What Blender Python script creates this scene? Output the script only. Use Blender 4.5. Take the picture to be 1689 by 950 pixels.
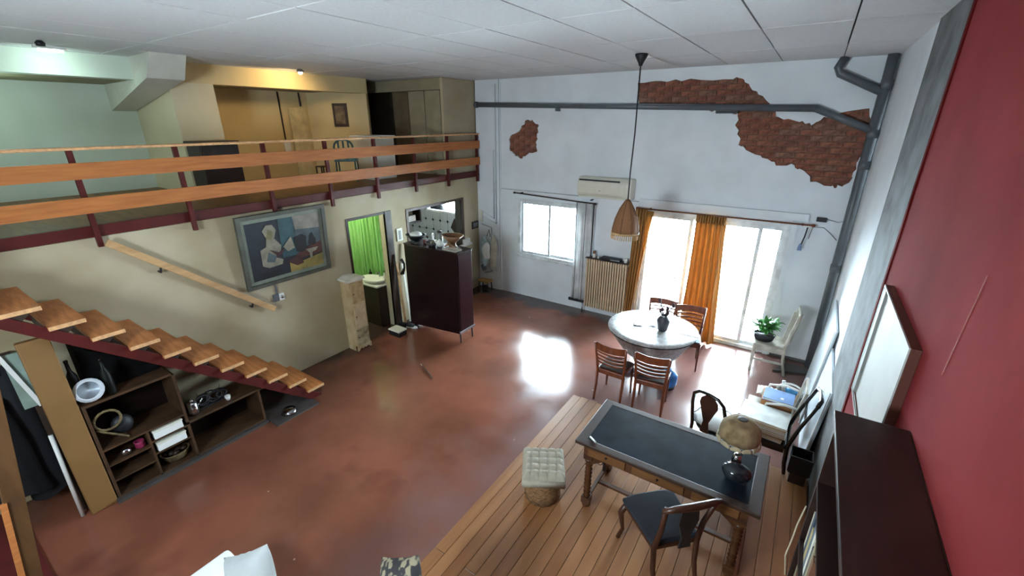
import bpy, bmesh, math, random
from mathutils import Vector, Matrix
from mathutils.geometry import tessellate_polygon
random.seed(7)
for o in list(bpy.data.objects): bpy.data.objects.remove(o)
SC = bpy.context.scene
COL = SC.collection
PI = math.pi
sin, cos = math.sin, math.cos
V = Vector

# ------------------------------------------------------------------ camera
cd = bpy.data.cameras.new('camera'); cam = bpy.data.objects.new('camera', cd); COL.objects.link(cam)
cyaw, cpit, crol, cf = .5878, -.365, -.0007, 718.87
Fw = V((-sin(cyaw)*cos(cpit), cos(cyaw)*cos(cpit), sin(cpit)))
Rt = Fw.cross(V((0, 0, 1))).normalized(); Up = Rt.cross(Fw)
R2 = Rt*cos(crol)+Up*sin(crol); U2 = -Rt*sin(crol)+Up*cos(crol)
mw = Matrix((R2, U2, -Fw)).transposed().to_4x4(); mw.translation = V((5.8403, -7.4818, 3.5321))
cam.matrix_world = mw
cd.sensor_width = 36; cd.lens = cf/1689*36; cd.clip_start = .05; cd.clip_end = 200
SC.camera = cam

# ------------------------------------------------------------------ world, daylight and exposure
SC.view_settings.view_transform = 'Standard'; SC.view_settings.look = 'None'
SC.view_settings.gamma = 1; SC.view_settings.exposure = 1.62
wd = bpy.data.worlds.new('overcast_sky'); SC.world = wd; wd.use_nodes = True
bg = wd.node_tree.nodes['Background']; bg.inputs[0].default_value = (.74, .89, 1, 1); bg.inputs[1].default_value = 34

def area(name, loc, look, sx, sy, power, col, portal=False):
    l = bpy.data.lights.new(name, 'AREA'); l.shape = 'RECTANGLE'; l.size = sx; l.size_y = sy
    l.energy = power; l.color = col
    o = bpy.data.objects.new(name, l); COL.objects.link(o); o.location = loc
    o.rotation_euler = (V(look)-V(loc)).to_track_quat('-Z', 'Y').to_euler()
    if portal: l.cycles.is_portal = True
    return o
def point(name, loc, power, col, r=.03):
    l = bpy.data.lights.new(name, 'POINT'); l.energy = power; l.color = col; l.shadow_soft_size = r
    o = bpy.data.objects.new(name, l); COL.objects.link(o); o.location = loc
    return o
area('daylight_portal_door', (4.67, .16, 1.06), (4.67, -3, 1.06), 2.1, 2.1, 1, (1, 1, 1), True)
area('daylight_portal_window', (1.7, .16, 1.5), (1.7, -3, 1.5), 1.3, 1.15, 1, (1, 1, 1), True)
area('daylight_portal_kitchen', (-1.05, .16, 1.8), (-1.05, -3, 1.8), .95, .45, 1, (1, 1, 1), True)
area('daylight_portal_rear', (3.45, -9.36, 2.8), (3.45, -3, 2.8), 1.25, .75, 1, (1, 1, 1), True)

# ------------------------------------------------------------------ helpers
def lin(h):
    if isinstance(h, str):
        h = [int(h[i:i+2], 16)/255 for i in (0, 2, 4)]
        return tuple((c/12.92 if c <= .04045 else ((c+.055)/1.055)**2.4) for c in h)
    return h
MATS = {}
def mat(name, c, rough=.6, metal=0, var=.12, scale=6, stretch=None, bump=0, c2=None, trans=0, emit=0, spec=.5, detail=4, ramp=(.35, .65), coat=0):
    if name in MATS: return MATS[name]
    m = bpy.data.materials.new(name); m.use_nodes = True; MATS[name] = m
    nt = m.node_tree; N = nt.nodes; L = nt.links; b = N['Principled BSDF']
    c = lin(c)
    if c2 is None: c2 = tuple(x*(1-var*2) for x in c); c1 = tuple(min(1, x*(1+var*.6)) for x in c)
    else: c2 = lin(c2); c1 = c
    tc = N.new('ShaderNodeTexCoord'); mp = N.new('ShaderNodeMapping'); no = N.new('ShaderNodeTexNoise')
    L.new(tc.outputs['Object'], mp.inputs[0]); L.new(mp.outputs[0], no.inputs['Vector'])
    mp.inputs['Scale'].default_value = stretch or (1, 1, 1)
    no.inputs['Scale'].default_value = scale; no.inputs['Detail'].default_value = detail
    cr = N.new('ShaderNodeValToRGB'); L.new(no.outputs[0], cr.inputs[0])
    cr.color_ramp.elements[0].position = ramp[0]; cr.color_ramp.elements[1].position = ramp[1]
    cr.color_ramp.elements[0].color = (*c1, 1); cr.color_ramp.elements[1].color = (*c2, 1)
    L.new(cr.outputs[0], b.inputs['Base Color'])
    b.inputs['Roughness'].default_value = rough; b.inputs['Metallic'].default_value = metal
    b.inputs['Specular IOR Level'].default_value = spec; b.inputs['Coat Weight'].default_value = coat
    if trans: b.inputs['Transmission Weight'].default_value = trans
    if emit: b.inputs['Emission Color'].default_value = (*c, 1); b.inputs['Emission Strength'].default_value = emit
    if bump:
        bp = N.new('ShaderNodeBump'); bp.inputs['Strength'].default_value = bump; bp.inputs['Distance'].default_value = .02
        L.new(no.outputs[0], bp.inputs['Height']); L.new(bp.outputs[0], b.inputs['Normal'])
    return m
def glass_mat():
    m = bpy.data.materials.new('window_glass'); m.use_nodes = True; nt = m.node_tree; N = nt.nodes
    N.remove(N['Principled BSDF']); t = N.new('ShaderNodeBsdfTransparent'); g = N.new('ShaderNodeBsdfGlossy'); x = N.new('ShaderNodeMixShader')
    f = N.new('ShaderNodeFresnel'); f.inputs[0].default_value = 1.45
    g.inputs['Roughness'].default_value = .02; t.inputs[0].default_value = (.95, .97, .97, 1)
    nt.links.new(f.outputs[0], x.inputs[0]); nt.links.new(t.outputs[0], x.inputs[1]); nt.links.new(g.outputs[0], x.inputs[2])
    nt.links.new(x.outputs[0], N['Material Output'].inputs[0]); return m
def cloth_mat(name, c, tr=.4, c2=None, scale=5, stretch=None):
    m = mat(name, c, .85, c2=c2, scale=scale, stretch=stretch, var=.1); nt = m.node_tree; N = nt.nodes; b = N['Principled BSDF']
    t = N.new('ShaderNodeBsdfTranslucent'); x = N.new('ShaderNodeMixShader'); x.inputs[0].default_value = tr
    src = b.inputs['Base Color'].links[0].from_socket; nt.links.new(src, t.inputs[0])
    nt.links.new(b.outputs[0], x.inputs[1]); nt.links.new(t.outputs[0], x.inputs[2]); nt.links.new(x.outputs[0], N['Material Output'].inputs[0])
    return m

class MB:
    def __init__(s): s.v = []; s.f = []; s.sm = []
    def add(s, vs, fs, smooth=False, M=None):
        n = len(s.v); s.v += [(M @ V(p)) if M else V(p) for p in vs]
        s.f += [tuple(i+n for i in f) for f in fs]; s.sm += [smooth]*len(fs); return s
    def box(s, x0, x1, y0, y1, z0, z1, M=None):
        return s.add([(x, y, z) for x in (x0, x1) for y in (y0, y1) for z in (z0, z1)],
                     [(0, 1, 3, 2), (4, 6, 7, 5), (0, 4, 5, 1), (2, 3, 7, 6), (0, 2, 6, 4), (1, 5, 7, 3)], False, M)
    def bar(s, p, q, w, h, up=(0, 0, 1)):
        p, q = V(p), V(q); d = (q-p).normalized(); u = V(up)
        if abs(d.dot(u)) > .98: u = V((0, 1, 0))
        a = d.cross(u).normalized(); b = a.cross(d)
        vs = [e+a*i*w/2+b*j*h/2 for e in (p, q) for i, j in ((-1, -1), (1, -1), (1, 1), (-1, 1))]
        return s.add(vs, [(3, 2, 1, 0), (4, 5, 6, 7), (0, 1, 5, 4), (1, 2, 6, 5), (2, 3, 7, 6), (3, 0, 4, 7)])
    def tube(s, pts, r, n=8, closed=False):
        pts = [V(p) for p in pts]; k = len(pts); rs = r if isinstance(r, (list, tuple)) else [r]*k
        prev = None; rings = []
        for i, p in enumerate(pts):
            if closed: d = pts[(i+1) % k]-pts[i-1]
            else: d = pts[min(i+1, k-1)]-pts[max(i-1, 0)]
            d.normalize()
            if prev is None:
                a = d.cross(V((0, 0, 1)));
                if a.length < .05: a = d.cross(V((0, 1, 0)))
            else: a = prev-d*prev.dot(d)
            a.normalize(); prev = a; b = d.cross(a)
            rings.append([p+(a*cos(2*PI*j/n)+b*sin(2*PI*j/n))*rs[i] for j in range(n)])
        vs = [x for g in rings for x in g]; fs = []
        for i in range(k if closed else k-1):
            i2 = (i+1) % k
            for j in range(n): fs.append((i*n+j, i*n+(j+1) % n, i2*n+(j+1) % n, i2*n+j))
        if not closed: fs += [tuple(range(n))[::-1], tuple((k-1)*n+j for j in range(n))]
        return s.add(vs, fs, True)
    def lathe(s, prof, c=(0, 0, 0), n=16, sx=1, sy=1, fn=None):
        vs = []; fs = []; k = len(prof)
        for i, (r, z) in enumerate(prof):
            for j in range(n):
                a = 2*PI*j/n; rr = r*(fn(a, i/(k-1)) if fn else 1)
                vs.append((c[0]+rr*cos(a)*sx, c[1]+rr*sin(a)*sy, c[2]+z))
        for i in range(k-1):
            for j in range(n): fs.append((i*n+j, i*n+(j+1) % n, (i+1)*n+(j+1) % n, (i+1)*n+j))
        if prof[0][0] > .002: fs.append(tuple(range(n))[::-1])
        if prof[-1][0] > .002: fs.append(tuple((k-1)*n+j for j in range(n)))
        return s.add(vs, fs, True)
    def ball(s, c, rx, ry, rz, n=12, m=8):
        return s.lathe([(max(.0001, sin(PI*i/m)), -cos(PI*i/m)*rz) for i in range(m+1)], c, n, rx, ry)
    def prism(s, poly, ax, a, b, M=None):
        k = len(poly)
        def P(u, v, w): return {'x': (w, u, v), 'y': (u, w, v), 'z': (u, v, w)}[ax]
        vs = [P(u, v, a) for u, v in poly]+[P(u, v, b) for u, v in poly]
        fs = [tuple(range(k))[::-1], tuple(range(k, 2*k))]+[(i, (i+1) % k, (i+1) % k+k, i+k) for i in range(k)]
        return s.add(vs, fs, False, M)
    def sheet(s, fn, nu, nv, smooth=True):
        vs = [fn(i/nu, j/nv) for i in range(nu+1) for j in range(nv+1)]
        fs = [(i*(nv+1)+j, (i+1)*(nv+1)+j, (i+1)*(nv+1)+j+1, i*(nv+1)+j+1) for i in range(nu) for j in range(nv)]
        return s.add(vs, fs, smooth)
    def panel(s, ax, loops, a, b):
        def P(u, v, w): return {'x': (w, u, v), 'y': (u, w, v), 'z': (u, v, w)}[ax]
        flat = [p for l in loops for p in l]; tri = tessellate_polygon([[V((u, v, 0)) for u, v in l] for l in loops])
        n = len(flat); vs = [P(u, v, a) for u, v in flat]+[P(u, v, b) for u, v in flat]
        fs = [tuple(t) for t in tri]+[tuple(i+n for i in t)[::-1] for t in tri]; o = 0
        for l in loops:
            k = len(l); fs += [(o+i, o+(i+1) % k, o+(i+1) % k+n, o+i+n) for i in range(k)]; o += k
        return s.add(vs, fs)
WM = {}
def wm(o): return WM.get(o.name, Matrix())
def link(o, parent, M):
    COL.objects.link(o)
    if parent: o.parent = parent
    WM[o.name] = wm(parent) @ M if parent else M
def thing(name, label, cat, loc=(0, 0, 0), rz=0, group=None, kind=None):
    o = bpy.data.objects.new(name, None); o.empty_display_size = .1; M = Matrix.Translation(loc) @ Matrix.Rotation(rz, 4, 'Z')
    o.location = loc; o.rotation_euler = (0, 0, rz); link(o, None, M); tag(o, label, cat, group, kind); return o
def tag(o, label=None, cat=None, group=None, kind=None):
    if label: o['label'] = label
    if cat: o['category'] = cat
    if group: o['group'] = group
    if kind: o['kind'] = kind
    return o
def part(name, mb, m, parent=None, world=True, label=None, kind=None, bev=0, sub=0, solid=0, org=None):
    """one mesh object; world=True: the builder holds world coordinates"""
    me = bpy.data.meshes.new(name)
    if parent is not None:
        I = wm(parent).inverted() if world else Matrix(); T = Matrix()
        vs = [I @ p for p in mb.v]
    else:
        if org is None:
            xs = [p.x for p in mb.v]; ys = [p.y for p in mb.v]; zs = [p.z for p in mb.v]
            org = ((min(xs)+max(xs))/2, (min(ys)+max(ys))/2, min(zs))
        T = Matrix.Translation(org); vs = [p-V(org) for p in mb.v]
    me.from_pydata([tuple(p) for p in vs], [], mb.f); me.materials.append(m)
    for p, sm in zip(me.polygons, mb.sm): p.use_smooth = sm
    bm = bmesh.new(); bm.from_mesh(me); bmesh.ops.recalc_face_normals(bm, faces=bm.faces); bm.to_mesh(me); bm.free()
    o = bpy.data.objects.new(name, me)
    if parent is None: o.location = org
    link(o, parent, T)
    if solid: q = o.modifiers.new('s', 'SOLIDIFY'); q.thickness = solid; q.offset = 0
    if bev: q = o.modifiers.new('b', 'BEVEL'); q.width = bev; q.segments = 2; q.limit_method = 'ANGLE'
    if sub: q = o.modifiers.new('d', 'SUBSURF'); q.levels = sub; q.render_levels = sub
    if label: o['label'] = label
    if kind: o['kind'] = kind
    return o
def single(name, mb, m, label, cat, group=None, **k):
    return tag(part(name, mb, m, None, **k), label, cat, group)
def struct(name, mb, m, parent=None, **k):
    o = part(name, mb, m, parent, **k)
    if not parent: o['kind'] = 'structure'
    return o
def share(name, src, parent, loc, rz=0, m=None):
    """another piece that shares mesh data; loc in world coordinates"""
    o = bpy.data.objects.new(name, src.data); I = wm(parent).inverted()
    M = I @ (Matrix.Translation(loc) @ Matrix.Rotation(rz, 4, 'Z')); o.matrix_local = M; COL.objects.link(o); o.parent = parent; WM[o.name] = wm(parent) @ M
    return o
def copy_tree(o, parent=None):
    c = o.copy(); COL.objects.link(c); c.parent = parent
    for ch in [x for x in bpy.data.objects if x.parent == o]: copy_tree(ch, c)
    return c
def dup(o, loc, rz, label):
    kids = {}
    c = copy_tree(o); c.location = loc; c.rotation_euler = (0, 0, rz); c['label'] = label; return c
def inpoly(x, y, P):
    r = False; k = len(P)
    for i in range(k):
        (a, b), (c, d) = P[i], P[i-1]
        if (b > y) != (d > y) and x < (c-a)*(y-b)/(d-b)+a: r = not r
    return r

# ------------------------------------------------------------------ materials
plaster = mat('white_plaster', 'd9dee2', .75, var=.04, scale=2, bump=.08)
cream = mat('cream_wall_paint', 'ada288', .7, scale=.9, c2='968868', bump=.06, detail=6)
mezzpaint = mat('ochre_cream_paint', 'cdb98c', .75, var=.05, scale=1.5)
alcpaint = mat('lamp_tinted_alcove_paint', 'c6cfc4', .75, var=.04, scale=1.5)  # pale green tint carries fluorescent light in the colour
redwall = mat('red_wall_paint', '7f3031', .95, scale=1.2, c2='712829', spec=.04, detail=6, bump=.04)
concrete = mat('grey_bare_concrete', '6b6d6e', .85, scale=4, c2='4b4a48', detail=8, bump=.3)
dark = mat('painted_void_shade', '3a3328', .9)  # dark colour stands in for shade in the unlit space beyond
tilem = mat('ceiling_tile_face', 'cfd0d1', .85, var=.03, scale=30, bump=.05)
gridm = mat('dark_ceiling_backing', '3c3a38', .9)  # dark backing that shows in the joints between tiles
redsteel = mat('oxblood_red_steel', '4c1411', .5, var=.1, spec=.3)
railwood = mat('orange_varnished_wood', 'ab6a38', .5, scale=3, stretch=(6, 1, 12), c2='96592d', spec=.3)
treadwood = mat('amber_stair_wood', 'c9824a', .42, scale=4, stretch=(1, 8, 4), c2='a9652f')
edgewood = mat('pale_wood_edge', 'c99a6c', .5, stretch=(1, 5, 5))
palewood = mat('pale_pine_wood', 'b99468', .5, scale=3, stretch=(6, 1, 6), c2='a17d52')
alum = mat('white_window_frame', 'd5d9da', .4)
glass = glass_mat()
dgrey = mat('dark_grey_pipe_paint', '5a5f63', .4, var=.1, scale=3)
black = mat('black_matte', '15151a', .55)
blackgloss = mat('black_lacquer', '17130f', .25)
white = mat('white_enamel', 'dcdcd8', .35, var=.03)
offw = mat('offwhite_plastic', 'd2cfc0', .4, var=.03)
chrome = mat('polished_steel', 'b9bdc0', .15, 1)
chairwood = mat('brown_chair_wood', '7a3f22', .35, scale=5, stretch=(4, 4, 1), c2='5c2c17')
maroon = mat('dark_maroon_lacquer', '1d0c10', .3, var=.15, scale=3, spec=.25)
deskwood = mat('desk_brown_wood', '56331a', .4, scale=3, stretch=(1, 5, 8), c2='3b2110')
panelwood = mat('desk_honey_panel', '754d29', .4, scale=3, stretch=(1, 5, 8), c2='5c3a1e')
frame_dk = mat('dark_wood_frame', '33241a', .5, var=.2)
leather = mat('blue_black_leather', '1b2631', .3, scale=6, c2='10161d', detail=8, spec=.2)
cardboard = mat('brown_cardboard', '9c6e47', .8)
paper = mat('white_paper', 'dfe1de', .8, var=.03)
leafm = mat('plant_leaf_green', '4f9a3f', .45, scale=12, c2='2b6328')
stone = mat('dark_grey_slab', '403936', .7, scale=5, bump=.2)

def floor_mat():
    m = mat('painted_concrete_floor', '87513f', .3, scale=.9, c2='613c2d', detail=9, ramp=(.28, .7)); nt = m.node_tree; N = nt.nodes; L = nt.links; b = N['Principled BSDF']; b.inputs['Specular IOR Level'].default_value = .5
    base = b.inputs['Base Color'].links[0].from_socket
    tc = N['Texture Coordinate']; sp = N.new('ShaderNodeSeparateXYZ'); L.new(tc.outputs['Object'], sp.inputs[0])
    n2 = N.new('ShaderNodeTexNoise'); n2.inputs['Scale'].default_value = 1.7; n2.inputs['Detail'].default_value = 7; L.new(tc.outputs['Object'], n2.inputs['Vector'])
    def math_(op, a, c=None):
        q = N.new('ShaderNodeMath'); q.operation = op; q.use_clamp = False
        for i, x in enumerate((a, c)):
            if x is None: continue
            if isinstance(x, (int, float)): q.inputs[i].default_value = x
            else: L.new(x, q.inputs[i])
        return q.outputs[0]
    def mixc(fac, c1, c2):
        x = N.new('ShaderNodeMix'); x.data_type = 'RGBA'; L.new(fac, x.inputs[0]); L.new(c1, x.inputs[6])
        if isinstance(c2, tuple): x.inputs[7].default_value = (*c2, 1)
        else: L.new(c2, x.inputs[7])
        return x.outputs[2]
    def sat(x): q = N.new('ShaderNodeClamp'); L.new(x, q.inputs[0]); return q.outputs[0]
    wob = math_('MULTIPLY', math_('SUBTRACT', n2.outputs[0], .5), 1.1)
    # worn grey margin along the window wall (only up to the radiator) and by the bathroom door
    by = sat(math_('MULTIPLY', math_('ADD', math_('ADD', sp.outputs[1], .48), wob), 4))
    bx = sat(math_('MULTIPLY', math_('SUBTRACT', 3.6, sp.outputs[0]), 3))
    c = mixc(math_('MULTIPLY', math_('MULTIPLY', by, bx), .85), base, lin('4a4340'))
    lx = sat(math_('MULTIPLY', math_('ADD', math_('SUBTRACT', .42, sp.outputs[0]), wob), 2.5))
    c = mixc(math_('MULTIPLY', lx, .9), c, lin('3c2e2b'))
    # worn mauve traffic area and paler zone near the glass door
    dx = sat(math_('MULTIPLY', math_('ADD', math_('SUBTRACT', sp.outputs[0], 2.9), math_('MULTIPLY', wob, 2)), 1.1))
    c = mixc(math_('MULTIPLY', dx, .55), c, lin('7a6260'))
    # paint flecks
    vo = N.new('ShaderNodeTexVoronoi'); vo.inputs['Scale'].default_value = 2.3; L.new(tc.outputs['Object'], vo.inputs['Vector'])
    fl = math_('LESS_THAN', vo.outputs['Distance'], .028)
    c = mixc(math_('MULTIPLY', fl, .6), c, lin('b9a394'))
    n3 = N.new('ShaderNodeTexNoise'); n3.inputs['Scale'].default_value = 1.2; n3.inputs['Detail'].default_value = 3; L.new(tc.outputs['Object'], n3.inputs['Vector'])
    blot = sat(math_('MULTIPLY', math_('SUBTRACT', n3.outputs[0], .6), 9))
    c = mixc(math_('MULTIPLY', blot, .45), c, lin('43231f'))
    L.new(c, b.inputs['Base Color'])
    r = math_('ADD', math_('MULTIPLY', n2.outputs[0], .3), .04); L.new(r, b.inputs['Roughness'])
    bp = N.new('ShaderNodeBump'); bp.inputs['Strength'].default_value = .2; bp.inputs['Distance'].default_value = .02; L.new(n2.outputs[0], bp.inputs['Height']); L.new(bp.outputs[0], b.inputs['Normal'])
    return m
floorm = floor_mat()

# ------------------------------------------------------------------ room shell
H = 4.287; W = 6.47; MZ = 2.55
struct('floor', MB().box(-3.3, W+.2, -9.4, .25, -.1, 0), floorm, org=(0, 0, 0))
patchA = [(3.27, 4.12), (3.65, 4.12), (4.06, 4.11), (4.67, 4.11), (4.8, 4.1), (4.93, 3.95), (5.12, 3.81), (5.23, 3.71), (5.28, 3.6), (5.3, 3.57), (5.59, 3.54), (5.74, 3.48), (5.85, 3.57), (6.0, 3.64), (6.3, 3.68), (6.36, 3.4), (6.37, 3.15), (6.33, 2.95), (6.3, 2.76), (6.2, 2.7), (6.1, 2.69), (5.87, 2.75), (5.71, 2.91), (5.62, 2.95), (5.42, 2.95), (5.23, 3.03), (4.98, 3.13), (4.89, 3.22), (4.8, 3.46), (4.79, 3.63), (4.66, 3.66), (4.5, 3.67), (4.37, 3.7), (3.9, 3.72), (3.3, 3.72)]
patchB = [(1.15, 3.54), (1.3, 3.55), (1.45, 3.48), (1.44, 3.33), (1.41, 3.17), (1.43, 3.0), (1.22, 2.93), (1.06, 2.84), (.95, 2.91), (.82, 2.98), (.79, 3.22), (.86, 3.3), (1.02, 3.37)]
def rough_loop(P, amp=.022, n=4):
    out = []
    for i in range(len(P)):
        a, b = V(P[i]), V(P[(i+1) % len(P)])
        for k in range(n):
            q = a.lerp(b, k/n); out.append((q.x+random.uniform(-amp, amp), q.y+random.uniform(-amp, amp)))
    return out
def rect(a, b, c, d): return [(a, c), (b, c), (b, d), (a, d)]
HW = rect(1.05, 2.45, .92, 2.05); HD = rect(3.6, 5.74, .02, 2.1); HK = rect(-1.52, -.6, 1.6, 2.0)
pA, pB = rough_loop(patchA), rough_loop(patchB)
wb = struct('wall_back', MB().panel('y', [rect(0, W+.2, 0, H), HW, HD, pA, pB], 0, .035), plaster, org=(0, 0, 0))
part('wall_core', MB().panel('y', [rect(0, W+.2, 0, H+.1), HW, HD], .05, .25), concrete, wb)
part('wall_core', MB().box(-3.3, -1.52, .05, .1, 0, H+.1).box(-.6, 0, .05, .1, 0, H+.1).box(-1.52, -.6, .05, .1, 0, 1.6).box(-1.52, -.6, .05, .1, 2.0, H+.1), plaster, wb)
part('mortar_bed', MB().panel('y', [rect(3.1, 6.46, 2.6, 4.2)], .041, .05), mat('old_mortar', '7a5a49', .95, bump=.3, scale=20), wb)
part('mortar_bed', MB().panel('y', [rect(.7, 1.55, 2.8, 3.62)], .041, .05), mat('old_mortar', '7a5a49'), wb)
bmats = [mat('brick_'+n_, c_, .95, var=.22, scale=18, bump=.8, detail=8) for n_, c_ in (('red', '8a5442'), ('brown', '805142'), ('orange', '905c48'), ('dusty', '86604f'))]
bproto = []
for m_ in bmats:
    mb = MB(); L_, h_ = .245, .064
    mb.prism([(-L_/2, -h_/2+.004), (-L_/2+.006, -h_/2), (L_/2-.008, -h_/2+.003), (L_/2, -h_/2+.008), (L_/2-.003, h_/2-.005), (L_/2-.01, h_/2), (-L_/2+.01, h_/2-.003), (-L_/2, h_/2-.008)], 'y', -.012, .014)
    bproto.append((mb, m_))
first = {}
zc = 2.63; row = 0
while zc < 4.2:
    xc = .62+(row % 2)*.128
    while xc < 6.42:
        pts = [(xc+i*.06, zc+j*.03) for i in (-2, -1, 0, 1, 2) for j in (-1, 0, 1)]
        if any(inpoly(u, v, patchA) or inpoly(u, v, patchB) for u, v in pts):
            k = random.choices(range(4), [4, 3, 3, 2])[0]; y_ = .03+random.uniform(-.005, .004)
            if k not in first:
                mb = MB(); mb.add([p+V((xc, y_, zc)) for p in bproto[k][0].v], bproto[k][0].f)
                o = part('brick', MB().add([tuple(p) for p in bproto[k][0].v], bproto[k][0].f), bproto[k][1], wb, world=False)
                o.location = (xc, y_, zc); first[k] = o
            else: share('brick', first[k], wb, (xc, y_, zc))
        xc += .256
    zc += .076; row += 1
struct('trim_pilaster', MB().box(0.0, .56, -.035, 0, 0, H), plaster)
struct('trim_1', MB().box(.575, .595, -.02, 0, 0, H), plaster)
struct('trim_2', MB().box(.6, 3.5, -.012, 0, 2.235, 2.25), mat('greyish_joint', 'a9adad', .7))
# left wall under the mezzanine
struct('wall_left', MB().panel('x', [[(-9.4, 0), (-3.33, 0), (-3.33, 2.08), (-2.6, 2.08), (-2.6, 0), (0, 0), (0, MZ-.1), (-9.4, MZ-.1)], rect(-2.07, -.58, 1.1, 2.03)], -.14, 0), cream, org=(0, 0, 0))
# mezzanine
mf = struct('floor_mezzanine', MB().box(-3.3, -.02, -9.4, 0, MZ-.1, MZ), mat('mezzanine_floor_board', '8a6238', .5, scale=3, stretch=(1, 6, 1), c2='6e4b2b'), org=(0, 0, 0))
struct('trim_mezzanine_edge', MB().box(-.02, .03, -9.3, -.01, MZ-.09, MZ+.02), redsteel)
mbk = struct('wall_mezzanine_back', MB().box(-2.65, -2.5, -4.2, -2.0, MZ, H), mezzpaint)
struct('wall_mezzanine_alcove', MB().box(-3.0, -2.85, -9.4, -4.6, MZ, H), alcpaint)
struct('wall_mezzanine_pier', MB().box(-3.0, -1.506, -4.7, -4.15, MZ, 4.06), mat('cream_pier_paint', 'cfc4a4', .75, var=.04, scale=1.5))
struct('trim_mezzanine_beam', MB().box(-1.72, -1.5, -4.72, -1.45, 4.03, H+.02), mezzpaint)
struct('trim_alcove_beam', MB().box(-1.72, -1.5, -9.4, -4.721, 4.03, H+.02), alcpaint)  # same beam, coloured paler and greener in place of the tube's light
struct('trim_alcove_soffit', MB().box(-2.86, -1.72, -9.4, -4.7, 4.03, 4.1), mat('olive_soffit', '8d8668', .8))
struct('trim_alcove_soffit', MB().box(-2.5, -1.72, -4.15, -2.0, 4.05, 4.1), mat('olive_soffit', '8d8668'))
mb = MB(); mb.add([(-2.85, -5.0, 3.68), (-2.85, -4.72, 3.68), (-.95, -5.12, 4.02), (-.95, -4.72, 4.02), (-2.85, -5.0, H), (-2.85, -4.72, H), (-.75, -5.1, H), (-.75, -4.72, H)], [(0, 1, 3, 2), (4, 6, 7, 5), (0, 2, 6, 4), (1, 5, 7, 3), (0, 4, 5, 1), (2, 3, 7, 6)])
struct('trim_haunch_beam', mb, mat('pale_beam_paint', 'c9c9bd', .75, var=.03))
mb = MB(); d_ = V((.95, .57, 0)).normalized(); nrm = V((-d_.y, d_.x, 0))
a, b = V((-2.5, -2.08, 0)), V((-1.5, -1.48, 0)); c, e = b+nrm*.1, a+nrm*.1
mb.add([(p.x, p.y, z) for z in (MZ, H) for p in (a, b, c, e)], [(0, 1, 2, 3), (4, 5, 6, 7), (0, 1, 5, 4), (1, 2, 6, 5), (2, 3, 7, 6), (3, 0, 4, 7)])
struct('wall_mezzanine_partition', mb, mezzpaint)
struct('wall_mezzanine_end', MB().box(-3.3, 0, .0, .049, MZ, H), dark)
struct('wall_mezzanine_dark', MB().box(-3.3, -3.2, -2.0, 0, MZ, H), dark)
# ceiling
ce = struct('ceiling', MB().box(-3.3, W+.2, -9.4, .25, H+.03, H+.1), gridm, org=(0, 0, 0))
tp = None; x = 5.9
xs_ = [5.9-.665*k for k in range(-1, 13)]; ys_ = [-1.3-1.35*k for k in range(-1, 7)]
for i in range(len(xs_)-1):
    for j in range(len(ys_)-1):
        x1, x0 = xs_[i], xs_[i+1]; y1, y0 = ys_[j], ys_[j+1]; x1c = min(x1, W); y1c = min(y1, 0)
        if x1 > W or y1 > 0:
            part('ceiling_tile', MB().box(x0+.007, x1c-.002, y0+.009, y1c-.004, H-.004, H+.025), tilem, ce); continue
        if tp is None:
            tp = part('ceiling_tile', MB().box(-.3265, .3265, -.6655, .6655, 0, .029), tilem, ce, world=False, bev=.003); tp.location = ((x0+x1)/2, (y0+y1)/2, H-.004)
        else:
            share('ceiling_tile', tp, ce, ((x0+x1)/2, (y0+y1)/2, H-.004+random.uniform(0, .004)))
struct('ceiling_mezzanine', MB().box(-3.2, xs_[-1], -9.4, 0, H-.004, H+.028), mat('plain_grey_ceiling', 'b5b1a9', .85))
# right wall
wr = struct('wall_right', MB().panel('x', [rect(-2.35, 0, 0, H)], W, W+.15), plaster, org=(W, 0, 0))
struct('trim_pier_right', MB().box(W-.02, W+.15, -3.4, -2.35, 0, H), concrete)
struct('wall_red', MB().box(W-.01, W+.15, -9.4, -3.4, 0, H), redwall, org=(W, 0, 0))
struct('trim_red_edge', MB().box(W-.02, W, -3.46, -3.4, 0, H), mat('deep_red_edge', '5a1616', .9, spec=.05))
struct('wall_rear', MB().panel('y', [rect(-3.3, W+.2, 0, H), rect(2.8, 4.1, 2.4, 3.2)], -9.4, -9.3), cream, org=(0, -9.3, 0))
struct('window_rear', MB().panel('y', [rect(2.8, 4.1, 2.4, 3.2), rect(2.84, 3.43, 2.44, 3.16), rect(3.47, 4.06, 2.44, 3.16)], -9.37, -9.33), alum)
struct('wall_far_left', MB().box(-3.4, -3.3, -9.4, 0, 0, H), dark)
struct('baseboard_right', MB().box(5.86, W-.01, -.015, 0, 0, .05), concrete)

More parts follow.
